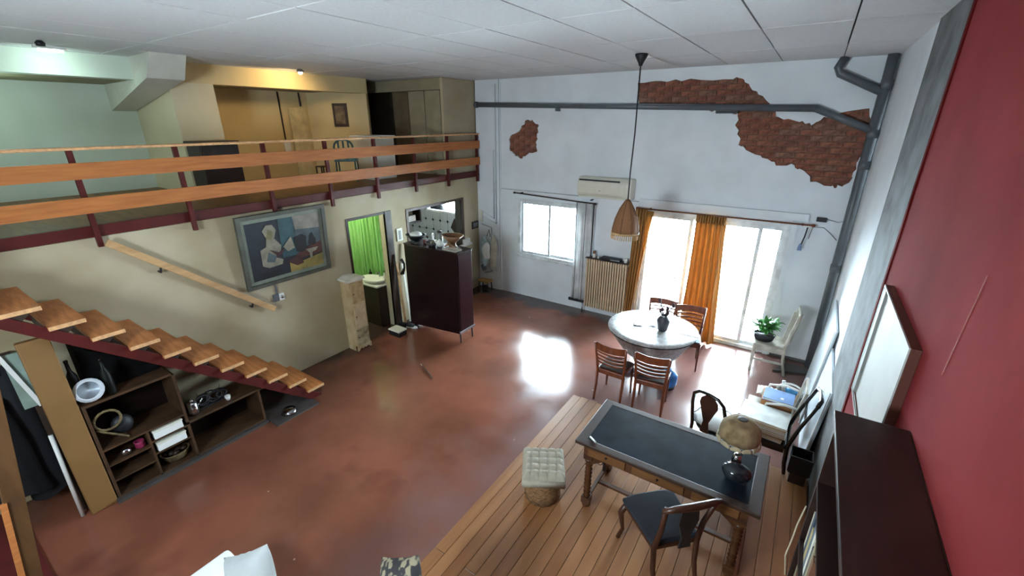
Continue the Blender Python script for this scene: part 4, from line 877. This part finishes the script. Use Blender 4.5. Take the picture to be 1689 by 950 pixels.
part('pot', MB().lathe([(.08, 0), (.1, .02), (.12, .11), (.11, .11), (.1, .08), (.001, .08)], n=20, sx=1.25, sy=.9), black, pp, world=False)
part('soil', MB().lathe([(.1, .09), (.001, .095)], n=16, sx=1.2, sy=.85), frame_dk, pp, world=False)
def leaf(L_, w, bend):
    mb = MB(); vs = []; fs = []
    for i in range(6):
        t = i/5; ww = w*sin(PI*min(1, .08+t*.9)); r = L_*t; z = bend*L_*(t-1.1*t*t)
        vs += [(r, -ww, z-.01), (r, 0, z), (r, ww, z-.01)]
    for i in range(5): fs += [(3*i, 3*i+3, 3*i+4, 3*i+1), (3*i+1, 3*i+4, 3*i+5, 3*i+2)]
    return mb.add(vs, fs, True)
for k in range(64):
    a = k*2.4; L_ = random.uniform(.11, .2); mb = leaf(L_, L_*.2, random.uniform(.3, 1.3)); r0 = random.uniform(0, .08); M = Matrix.Translation((r0*cos(a), r0*sin(a)*.7, .1+random.uniform(0, .14))) @ Matrix.Rotation(a, 4, 'Z') @ Matrix.Rotation(-random.uniform(.1, 1.2), 4, 'Y')
    part('leaf', MB().add([M @ p for p in mb.v], mb.f, True), leafm, pp, world=False)
single('stone_slab_corner', MB().prism([(5.95, -.55), (6.4, -.4), (6.38, -.22), (6.1, -.2)], 'z', .001, .03), stone, 'grey stone slab on the floor in the right corner', 'slab')

# ------------------------------------------------------------------ right side clutter
for i, (ya, yb_, h, xb, l) in enumerate(((-1.75, -.75, 1.3, 6.34, 'large white board leaning on the right wall in the corner'), (-2.75, -1.76, 1.05, 6.35, 'large white board leaning on the right wall beside the magazines'))):
    t = thing('leaning_white_board', l, 'board', (6.38, (ya+yb_)/2, 0), 0, 'white boards leaning on the right wall')
    mb = MB(); mb.add([(xb, ya, .002), (xb, yb_, .002), (6.44, ya, h), (6.44, yb_, h+.05), (xb+.02, ya, .002), (xb+.02, yb_, .002), (6.46, ya, h), (6.46, yb_, h+.05)], [(0, 1, 3, 2), (4, 6, 7, 5), (0, 4, 5, 1), (2, 3, 7, 6), (0, 2, 6, 4), (1, 5, 7, 3)])
    part('sheet', mb, mat('pale_blue_white_sheet', 'bcc6cc', .35, var=.05), t)
    part('edge_strip', MB().bar((xb-.004, ya, .01), (6.43, ya, h), .012, .012), white, t)
# black bentwood chair (its back toward the camera left)
def hoop(w, h, z0, lean, n=14):
    return [(-w, 0, 0)]+[(-w*1.0+0*k, -lean*.5, z0*.5) for k in (0,)]+[(-w*cos(PI*k/n)*1.0, -lean*(.75+.25*sin(PI*k/n)), z0+(h-z0)*sin(PI*k/n)**.6 if 0 < k < n else z0) for k in range(n+1)]+[(w, -lean*.5, z0*.5), (w, 0, 0)]
bc = thing('black_bentwood_chair', 'black bentwood chair with a dark carved splat behind the desk lamp', 'chair', (5.52, -3.02, 0), -.35)
part('seat', MB().lathe([(.19, 0), (.2, .01), (.2, .03), (.18, .035)], (0, 0, .43), 24), blackgloss, bc, world=False)
part('back_hoop', MB().tube([(-.17, -.2, .002), (-.17, -.17, .45), (-.18, -.22, .75), (-.16, -.25, .88), (-.1, -.26, .935), (0, -.265, .95), (.1, -.26, .935), (.16, -.25, .88), (.18, -.22, .75), (.17, -.17, .45), (.17, -.2, .002)], .018, 10), blackgloss, bc, world=False)
part('splat', MB().prism([(-.05, .46), (.05, .46), (.03, .6), (.07, .72), (.1, .8), (.09, .86), (.03, .92), (-.03, .92), (-.09, .86), (-.1, .8), (-.07, .72), (-.03, .6)], 'y', -.235, -.222), mat('dark_brown_splat', '3a2018', .35), bc, world=False, bev=.003)
for s in (-1, 1): part('leg', MB().tube([(s*.15, .13, .43), (s*.18, .18, .002)], [.018, .012]), blackgloss, bc, world=False)
cw = thing('white_round_cushion', 'round white cushion with dark scalloped piping on the bentwood chair', 'cushion', (5.52, -2.97, .467))
part('pad', MB().lathe([(.2, 0), (.23, .015), (.2, .035), (.001, .045)], n=32, fn=lambda a, t: 1+.04*cos(10*a)), paper, cw, world=False)
part('piping', MB().tube([(.235*(1+.04*cos(10*a))*cos(a), .235*(1+.04*cos(10*a))*sin(a), .016) for a in [2*PI*k/60 for k in range(60)]], .006, 6, True), black, cw, world=False)
# black chair with magazines, facing left
bk2 = thing('black_armless_chair', 'black chair with its open back toward the right wall, loaded with magazines', 'chair', (5.98, -2.78, 0), PI/2)
part('seat', MB().box(-.22, .22, -.2, .25, .42, .45), blackgloss, bk2, world=False, bev=.01)
for s in (-1, 1):
    part('leg', MB().bar((s*.2, .22, .42), (s*.2, .23, .002), .025, .025), blackgloss, bk2, world=False)
    part('back_leg', MB().tube([(s*.2, -.26, .002), (s*.2, -.22, .25), (s*.2, -.21, .45), (s*.195, -.27, .7), (s*.19, -.36, .98)], [.016, .02, .02, .018, .016]), blackgloss, bk2, world=False)
part('crest_rail', MB().tube([(-.19, -.36, .98), (-.1, -.385, 1.0), (.1, -.385, 1.0), (.19, -.36, .98)], .02), blackgloss, bk2, world=False)
part('back_rail', MB().bar((-.195, -.3, .78), (.195, -.3, .78), .015, .05), blackgloss, bk2, world=False)
part('apron', MB().box(-.2, .2, -.19, .22, .36, .42), blackgloss, bk2, world=False)
mgc = [paper, offw, mat('buff_cover', 'b49a76', .6), mat('pale_cover', 'cfd2cc', .5), mat('tan_cover', '9c7a55', .6)]
z = .452
for k in range(9):
    dx, dy, rr = random.uniform(-.012, .012), random.uniform(-.012, .012), random.uniform(-.04, .04)
    lab = 'topmost pale magazine of the stack on the black chair' if k == 8 else ['lowest', 'second lowest', 'third lowest', 'fourth lowest', 'middle', 'fourth from top', 'third from top', 'second from top'][k]+' magazine in the stack on the black chair'
    t = thing('magazine', lab, 'magazine', (5.93+dx, -2.79+dy, z), rr-.05, 'stack of magazines on the black chair')
    part('cover', MB().box(-.225, .225, -.165, .165, 0, .004), mgc[(k*2) % 5 if k < 8 else 3], t, world=False)
    part('pages', MB().box(-.222, .222, -.162, .162, .0041, .0175), mat('page_edges', 'c9b79a', .8, scale=60, stretch=(1, 1, 8)), t, world=False)
    part('cover', MB().box(-.225, .225, -.165, .165, .0176, .0195), mgc[(k*2) % 5 if k < 8 else 3], t, world=False)
    z += .0205
bbx = thing('black_storage_box', 'black open box on the floor against the right wall behind the desk', 'box', (6.25, -2.93, .0))
part('body', MB().panel('z', [rect(6.23, 6.42, -3.1, -2.92), rect(6.24, 6.41, -3.09, -2.93)], .26, .45), black, bbx); part('bottom', MB().box(6.24, 6.41, -3.09, -2.93, .24, .26), black, bbx)
part('stand', MB().box(6.26, 6.4, -3.08, -2.94, .002, .24), frame_dk, bbx)
# white chair with cardboard box, blue book, cloth
w2c = thing('white_armchair', 'white painted armchair holding a cardboard box near the right wall', 'chair', (6.0, -2.37, 0), PI/2)
part('seat', MB().box(-.2, .2, -.2, .25, .42, .45), wcw, w2c, world=False, bev=.01)
for s in (-1, 1):
    part('leg', MB().bar((s*.18, .22, .42), (s*.18, .22, .002), .03, .03), wcw, w2c, world=False)
    part('back_leg', MB().tube([(s*.18, -.22, .002), (s*.18, -.2, .45), (s*.18, -.27, .86)], .018), wcw, w2c, world=False)
    part('armrest', MB().tube([(s*.2, -.24, .66), (s*.22, -.1, .68), (s*.22, .06, .64), (s*.2, .1, .45)], .014), white, w2c, world=False)
part('crest_rail', MB().bar((-.19, -.27, .84), (.19, -.27, .84), .02, .05), wcw, w2c, world=False)
cbx = thing('cardboard_box', 'brown cardboard box on the white armchair under the blue book', 'box', (6.02, -2.4, .452))
part('body', MB().panel('z', [rect(5.88, 6.18, -2.53, -2.27), rect(5.885, 6.175, -2.525, -2.275)], .452, .64), cardboard, cbx); part('bottom', MB().box(5.885, 6.175, -2.525, -2.275, .452, .46), cardboard, cbx)
part('lid', MB().box(5.88, 6.18, -2.53, -2.27, .64, .645), cardboard, cbx)
bbk = thing('blue_book', 'large blue book on top of the cardboard box', 'book', (6.04, -2.42, .646), -.05)
part('cover', MB().box(-.145, .145, -.12, .12, 0, .004), mat('blue_cover', '5d86bd', .45), bbk, world=False); part('pages', MB().box(-.14, .14, -.115, .115, .0041, .028), paper, bbk, world=False)
part('cover', MB().box(-.145, .145, -.12, .12, .0281, .033), mat('blue_cover', '5d86bd'), bbk, world=False); part('label_patch', MB().box(.02, .05, -.07, -.03, .0331, .034), white, bbk, world=False)
single('crumpled_white_cloth', MB().sheet(lambda u, v: (5.82+.2*u, -2.2+.22*v, .5+.06*sin(PI*u)*sin(PI*v)+.015*sin(11*u)*cos(9*v)), 16, 16), paper, 'crumpled white cloth behind the blue book', 'cloth', solid=.006)
gbk = thing('round_grey_basket', 'round grey basket with blue and white things in it behind the blue book', 'basket', (6.15, -1.95, 0))
part('basket', MB().lathe([(.1, .3), (.13, .34), (.14, .5), (.13, .5), (.12, .36), (.001, .34)], n=20), mat('grey_basket', '6f6962', .8), gbk, world=False)
part('stand', MB().lathe([(.12, .002), (.05, .05), (.05, .28), (.1, .3)]), wcw, gbk, world=False)
part('blue_cloth', MB().ball((.02, 0, .52), .07, .06, .04), mat('cyan_cloth', '3f8fc4', .6), gbk, world=False, label='bright blue cloth')
part('white_handle', MB().tube([(.13*cos(a), .02, .5+.1*sin(a)) for a in [PI*k/8 for k in range(9)]], .012), white, gbk, world=False); part('bottle_neck', MB().tube([(-.06, .03, .45), (-.08, .06, .6)], .02), white, gbk, world=False)

# ------------------------------------------------------------------ wooden deck
dkf = struct('floor_deck', MB().box(3.8, 6.44, -9.0, -2.93, .001, .095), mat('deck_underside', '6b4229', .8), org=(3.8, -2.93, 0))
dms = [mat('deck_board_a', '98683f', .36, scale=1.6, stretch=(9, .6, 9), c2='855632', detail=7), mat('deck_board_b', '9c6c43', .36, scale=1.6, stretch=(9, .6, 9), c2='8a5b36', detail=7), mat('deck_board_c', '8f6039', .36, scale=1.6, stretch=(9, .6, 9), c2='7d4f2d', detail=7)]
x = 3.79; k = 0
while x < 6.43:
    w_ = min(.107, 6.445-x); 
    for ya, yb_ in ((-5.6-.4*(k % 3), -2.92+.012*(k % 3)), (-9.0, -5.605-.4*(k % 3))):
        part('deck_board', MB().box(x+.001, x+w_+.0005, ya, yb_, .096, .12), dms[(k*7+int(ya)) % 3], dkf, bev=.002)
    x += .11; k += 1
# ------------------------------------------------------------------ desk
DX0, DX1, DY0, DY1, DZ = 4.57, 6.03, -4.57, -3.84, .9
de = thing('antique_writing_desk', 'antique writing desk with a blue-black leather top and turned legs', 'desk', (5.3, -4.2, .12))
part('top', MB().panel('z', [rect(DX0, DX1, DY0, DY1), rect(DX0+.09, DX1-.09, DY0+.07, DY1-.07)], DZ-.035, DZ), mat('dark_desk_border', '3a271c', .4, scale=3, stretch=(1, 6, 1), c2='35231a'), de, bev=.006)
part('leather_inlay', MB().box(DX0+.09, DX1-.09, DY0+.07, DY1-.07, DZ-.03, DZ-.002), leather, de)
part('frieze', MB().box(DX0+.07, DX1-.07, DY0+.06, DY1-.06, DZ-.17, DZ-.035), deskwood, de)
for xa, xb in ((4.68, 5.02), (5.08, 5.5), (5.56, 5.9)):
    d = part('drawer', MB().box(xa, xb, DY0+.045, DY0+.06, DZ-.155, DZ-.045), panelwood, de, bev=.004)
    part('knob', MB().ball(((xa+xb)/2, DY0+.035, DZ-.1), .01, .012, .01, 8, 6), frame_dk, d)
def bracket(xa, xb): return MB().prism([(xa, DZ-.17), (xb, DZ-.17), (xa, DZ-.27)], 'y', DY0+.065, DY0+.085)
part('bracket', bracket(DX0+.13, DX0+.26), deskwood, de); part('bracket', bracket(DX1-.13, DX1-.26), deskwood, de)
legp = [(.03, 0), (.042, .01), (.045, .04), (.03, .06), (.032, .08)]
for k in range(9): legp += [(.022, .1+k*.045), (.036, .122+k*.045)]
legp += [(.025, .51), (.042, .53), (.042, .56)]
for lx in (DX0+.11, DX1-.11):
    for ly in (DY0+.1, DY1-.1):
        lg = part('leg', MB().lathe(legp, (lx, ly, .121), 14), deskwood, de)
        part('leg_block', MB().box(lx-.042, lx+.042, ly-.042, ly+.042, .68, DZ-.036), deskwood, lg)
        part('foot_block', MB().box(lx-.04, lx+.04, ly-.04, ly+.04, .165, .235), deskwood, lg)
for lx in (DX0+.11, DX1-.11): part('stretcher', MB().box(lx-.015, lx+.015, DY0+.14, DY1-.14, .18, .21), deskwood, de)
part('stretcher', MB().box(DX0+.12, DX1-.12, -4.22, -4.18, .175, .2), deskwood, de)
hk = thing('hanging_black_cable', 'loop of black cable hanging under the left end of the desk', 'cable', (4.75, -4.35, .45))
part('loop', MB().tube([(4.74+.03*cos(a), -4.36, .6+.06*sin(a)) for a in [2*PI*k/12 for k in range(12)]], .004, 6, True), black, hk); part('plug', MB().tube([(4.78, -4.36, .73), (4.785, -4.36, .5)], [.006, .014]), black, hk)
single('white_pen_stub', MB().tube([(4.67, -4.47, .907), (4.74, -4.51, .907)], .008), white, 'short white stub at the left front corner of the desk', 'pen')
# desk lamp
dl = thing('desk_lamp', 'desk lamp with a dark glass base and a beige petal-edged shade on the desk', 'lamp', (5.8, -4.22, .9))
part('base', MB().lathe([(.06, 0), (.085, .02), (.1, .06), (.085, .1), (.04, .12)], (5.82, -4.27, .9), 20, 1.1, .9), mat('smoked_glass_base', '2a2f33', .12, var=.3, scale=9), dl)
part('cap', MB().lathe([(.04, .1), (.03, .16), (.02, .17)], (5.8, -4.2, .9)), chrome, dl); part('block', MB().box(5.83, 5.9, -4.33, -4.24, .9, .99), black, dl, bev=.01)
part('stem', MB().tube([(5.82, -4.2, 1.02), (5.84, -4.14, 1.12), (5.8, -4.08, 1.22)], .006, 6), black, dl)
shm = mat('parchment_shade', '8f7a58', .85, scale=14, c2='6b573a', detail=7)
part('shade', MB().lathe([(.15, -.07), (.15, -.03), (.138, .03), (.1, .075), (.05, .095)], (5.78, -4.08, 1.22), 28, fn=lambda a, t: 1+.02*sin(9*a)), shm, dl, solid=.005)
part('shade_top', MB().lathe([(.052, .094), (.03, .1), (.001, .098)], (5.78, -4.08, 1.22), 16), frame_dk, dl)
for k in range(12):
    a = 2*PI*k/12; c_ = V((5.78+.15*cos(a), -4.08+.15*sin(a), 1.15)); tdir = V((-sin(a), cos(a), 0)); od = V((cos(a), sin(a), 0))
    def pf(u, v): w_ = .042*sin(PI*min(1, .25+.75*v))**.5; return c_+tdir*((u-.5)*2*w_)+V((0, 0, -.035*(1-v)))+od*(.012*(1-v))
    part('petal', MB().sheet(pf, 4, 4), mat('pale_petal', 'a89878', .8), dl, solid=.004)
# ------------------------------------------------------------------ desk chair
dc = thing('desk_chair', 'dark wooden side chair with a blue-black seat pulled out from the desk', 'chair', (5.4, -4.66, .12), .79)
dcw = mat('dark_walnut', '4a2a1c', .35, scale=4, stretch=(4, 4, 1), c2='331b12')
part('seat_frame', MB().prism([(-.22, .23), (.22, .23), (.19, -.2), (-.19, -.2)], 'z', .39, .43), dcw, dc, world=False, bev=.008)
part('seat', MB().prism([(-.235, .245), (-.1, .265), (.1, .265), (.235, .245), (.2, -.2), (-.2, -.2)], 'z', .43, .47), mat('blue_black_upholstery', '1b1f28', .75, var=.15), dc, world=False, bev=.018)
for s in (-1, 1):
    part('leg', MB().tube([(s*.2, .22, .4), (s*.225, .25, .3), (s*.2, .235, .12), (s*.22, .26, .0)], [.026, .026, .016, .02]), dcw, dc, world=False)
    part('back_leg', MB().tube([(s*.17, -.3, .0), (s*.175, -.22, .22), (s*.18, -.2, .42), (s*.17, -.24, .65), (s*.2, -.3, .92)], [.016, .02, .022, .02, .018]), dcw, dc, world=False)
part('crest_rail', MB().tube([(-.23, -.3, .9), (-.15, -.325, .93), (0, -.34, .94), (.15, -.325, .93), (.23, -.3, .9)], [.015, .024, .028, .024, .015]), dcw, dc, world=False)
part('back_splat', MB().prism([(-.05, .5), (.05, .5), (.035, .62), (.08, .75), (.06, .92), (-.06, .92), (-.08, .75), (-.035, .6)], 'y', -.3, -.285), mat('dark_cane_splat', '26201d', .6), dc, world=False, bev=.003)
# ------------------------------------------------------------------ pouf stool
pf_ = thing('wicker_pouf_stool', 'round wicker stool with a tufted cream cushion on the deck', 'stool', (4.27, -4.585, .12), .53)
part('base', MB().lathe([(.17, 0), (.175, .1), (.165, .2), (.17, .32)], n=32, fn=lambda a, t: 1+.02*cos(16*a)), wick if False else mat('tan_wicker_base', '8a6640', .8, scale=30, stretch=(1, 1, 3), var=.3, bump=.5), pf_, world=False)
def cush(u, v):
    x = (u-.5)*.4; y = (v-.5)*.4; e = min(1, 9*min(u, 1-u, v, 1-v)); tuft = (abs(sin(5*PI*u))*abs(sin(5*PI*v)))**.4
    return (x, y, .35+.07*e**.5*(.72+.28*tuft))
cc = mat('cream_tufted_cloth', 'a59d8b', .85, var=.05, scale=20)
part('cushion', MB().sheet(cush, 50, 50), cc, pf_, world=False)
part('cushion_skirt', MB().lathe([(.275, .26), (.285, .3), (.28, .335)], n=4), cc, pf_, world=False)
bpy.data.objects['cushion_skirt'].rotation_euler = (0, 0, PI/4)
for i in range(1, 5):
    for j in range(1, 5): part('tuft_button', MB().ball((-.2+.08*i, -.2+.08*j, .385), .007, .007, .005, 8, 4), cc, pf_, world=False)

# ------------------------------------------------------------------ bookcase at the red wall
bkc = thing('tall_dark_bookcase', 'tall dark bookcase against the red wall at the right edge', 'bookcase', (6.32, -6.6, .12))
bm_ = mat('dark_bookcase_wood', '2e1a14', .4, scale=3, stretch=(5, 1, 5), c2='22120e')
part('top', MB().box(6.17, 6.455, -8.2, -5.1, 2.17, 2.2), bm_, bkc, bev=.004)
part('side_panel', MB().box(6.19, 6.45, -5.13, -5.105, .121, 2.17), bm_, bkc); part('side_panel', MB().box(6.19, 6.45, -8.19, -8.165, .121, 2.17), bm_, bkc)
part('back_panel', MB().box(6.44, 6.455, -8.165, -5.13, .121, 2.17), bm_, bkc)
for z in (.16, .55, .95, 1.35, 1.75): part('shelf', MB().box(6.19, 6.44, -8.165, -5.13, z, z+.025), bm_, bkc)
for y in (-6.1, -7.1): part('divider', MB().box(6.2, 6.44, y-.0125, y+.0125, .185, 2.17), bm_, bkc)
part('rear_strip', MB().box(6.455, 6.458, -8.2, -5.1, 2.1, 2.2), frame_dk, bkc)
bcols = ['c8bfa6', '5b6672', '8f8468', '3b4656', 'd2cdbd', '7a5138', 'b3a06b', '2f3338']
bnames = ['cream', 'slate blue', 'olive', 'navy', 'white', 'brown', 'mustard', 'charcoal']
for sh_, z in enumerate((1.375, .975)):
    y = -5.16
    for k in range(8):
        t_ = random.uniform(.025, .05); h = random.uniform(.2, .3); c = (k*3+sh_*2) % 8
        y -= t_+.002
        if y < -6.05: break
        t = thing('book', '%s upright book on the %s bookcase shelf, %s from the far end' % (bnames[c], ['upper', 'lower'][sh_], ['first', 'second', 'third', 'fourth', 'fifth', 'sixth', 'seventh', 'eighth'][k]), 'book', (6.3, y+t_/2, z+.001), 0, 'books in the dark bookcase')
        part('cover', MB().panel('z', [[(-.09, -t_/2), (.1, -t_/2), (.1, -t_/2+.003), (-.085, -t_/2+.003), (-.085, t_/2-.003), (.1, t_/2-.003), (.1, t_/2), (-.09, t_/2)]], 0, h), mat('book_'+bnames[c].replace(' ', '_'), bcols[c], .6), t, world=False)
        part('pages', MB().box(-.084, .095, -t_/2+.003, t_/2-.003, .004, h-.004), paper, t, world=False)
rp = thing('coiled_rope', 'coil of pale rope hanging off the bookcase edge', 'rope', (6.15, -5.3, 1.1))
part('strand', MB().tube([(6.17, -5.16, 1.62), (6.155, -5.18, 1.5), (6.15, -5.2, 1.42), (6.14, -5.22, 1.3), (6.16, -5.25, 1.2)], .004, 6), mat('pale_rope', 'b5a78f', .9), rp)

# ------------------------------------------------------------------ framed board on the red wall
mr = thing('deep_framed_board', 'white board in a deep brown frame on the red wall above the bookcase', 'board', (6.43, -4.3, 1.6))
Y0, Y1, Z0, Z1 = -4.85, -3.78, 1.68, 2.5
part('frame', MB().panel('x', [rect(Y0, Y1, Z0, Z1), rect(Y0+.02, Y1-.02, Z0+.02, Z1-.02)], 6.415, 6.46), mat('reddish_frame_wood', '5c3326', .5), mr, bev=.003)
part('face', MB().box(6.425, 6.455, Y0+.02, Y1-.02, Z0+.02, Z1-.02), mat('chalk_white_face', 'b3b3ae', .6, var=.05, scale=3), mr)
part('inner_ledge', MB().box(6.41, 6.425, Y1-.1, Y1-.02, Z0+.02, Z1-.02), mat('grey_ledge', '82827e', .6), mr)
part('front_lip', MB().panel('x', [rect(Y0, Y1, Z0, Z1), rect(Y0+.012, Y1-.012, Z0+.012, Z1-.012)], 6.408, 6.415), mat('chalk_white_face', 'b3b3ae'), mr)
single('wall_scratch_mark', MB().bar((6.458, -5.2, 2.55), (6.458, -5.25, 3.0), .003, .003, (0, 1, 0)), mat('pink_scratch', '9a504c', .7), 'pale scratch mark on the red wall at the right edge', 'mark')

# ------------------------------------------------------------------ foreground sofa and cushions
sf = thing('white_daybed', 'white daybed below the camera, just its cushions in view', 'sofa', (3.7, -7.0, 0))
part('base', MB().box(2.6, 4.75, -7.6, -6.66, .122, .4), paper, sf, bev=.03)
for x in (2.68, 4.66):
    for y in (-7.5, -6.76): part('leg', MB().box(x-.03, x+.03, y-.03, y+.03, .002 if x < 3.8 else .121, .122), frame_dk, sf)
def pillow(w, h, d):
    def fn(u, v):
        a = (u-.5)*2; b = (v-.5)*2; e = max(0, (1-abs(a)**2.6)*(1-abs(b)**2.6))**.5
        return a*w/2*(1-.08*(1-abs(b))), b*h/2*(1-.08*(1-abs(a))), e*d/2
    mb = MB(); mb.sheet(lambda u, v: fn(u, v), 20, 20); mb.sheet(lambda u, v: (lambda q: (q[0], q[1], -q[2]))(fn(u, v)), 20, 20); return mb
def put(mb, M): return MB().add([M @ p for p in mb.v], mb.f, True)
flor = mat('floral_pillow_cloth', '2c2a2b', .85, scale=16, c2='8c8269', detail=1, ramp=(.5, .56))
def pil(label, m, loc, rot, w, h, d):
    M = Matrix.Translation(loc) @ Matrix.Rotation(rot[2], 4, 'Z') @ Matrix.Rotation(rot[0], 4, 'X') @ Matrix.Rotation(rot[1], 4, 'Z')
    t = thing('throw_pillow', label, 'pillow', loc, 0, 'pillows on the daybed'); part('cover', put(pillow(w, h, d), M), m, t); 
    part('piping', MB().tube([M @ V((w/2*.93*cos(a)*(1+.1*abs(sin(2*a))), h/2*.93*sin(a)*(1+.1*abs(sin(2*a))), 0)) for a in [2*PI*k/32 for k in range(32)]], .003, 5, True), m, t)
pil('white pillow at the bottom edge, left of the floral one', mat('grey_white_linen', '9a9d9c', .85, var=.05), (3.3, -6.78, .62), (1.2, .6, .1), .5, .5, .16)
pil('floral patterned pillow at the bottom edge', flor, (4.17, -6.28, .66), (1.1, .7, -.3), .45, .45, .15)
pil('small white pillow corner right of the floral pillow', paper, (4.56, -6.4, .62), (1.0, .3, -.2), .36, .36, .12)
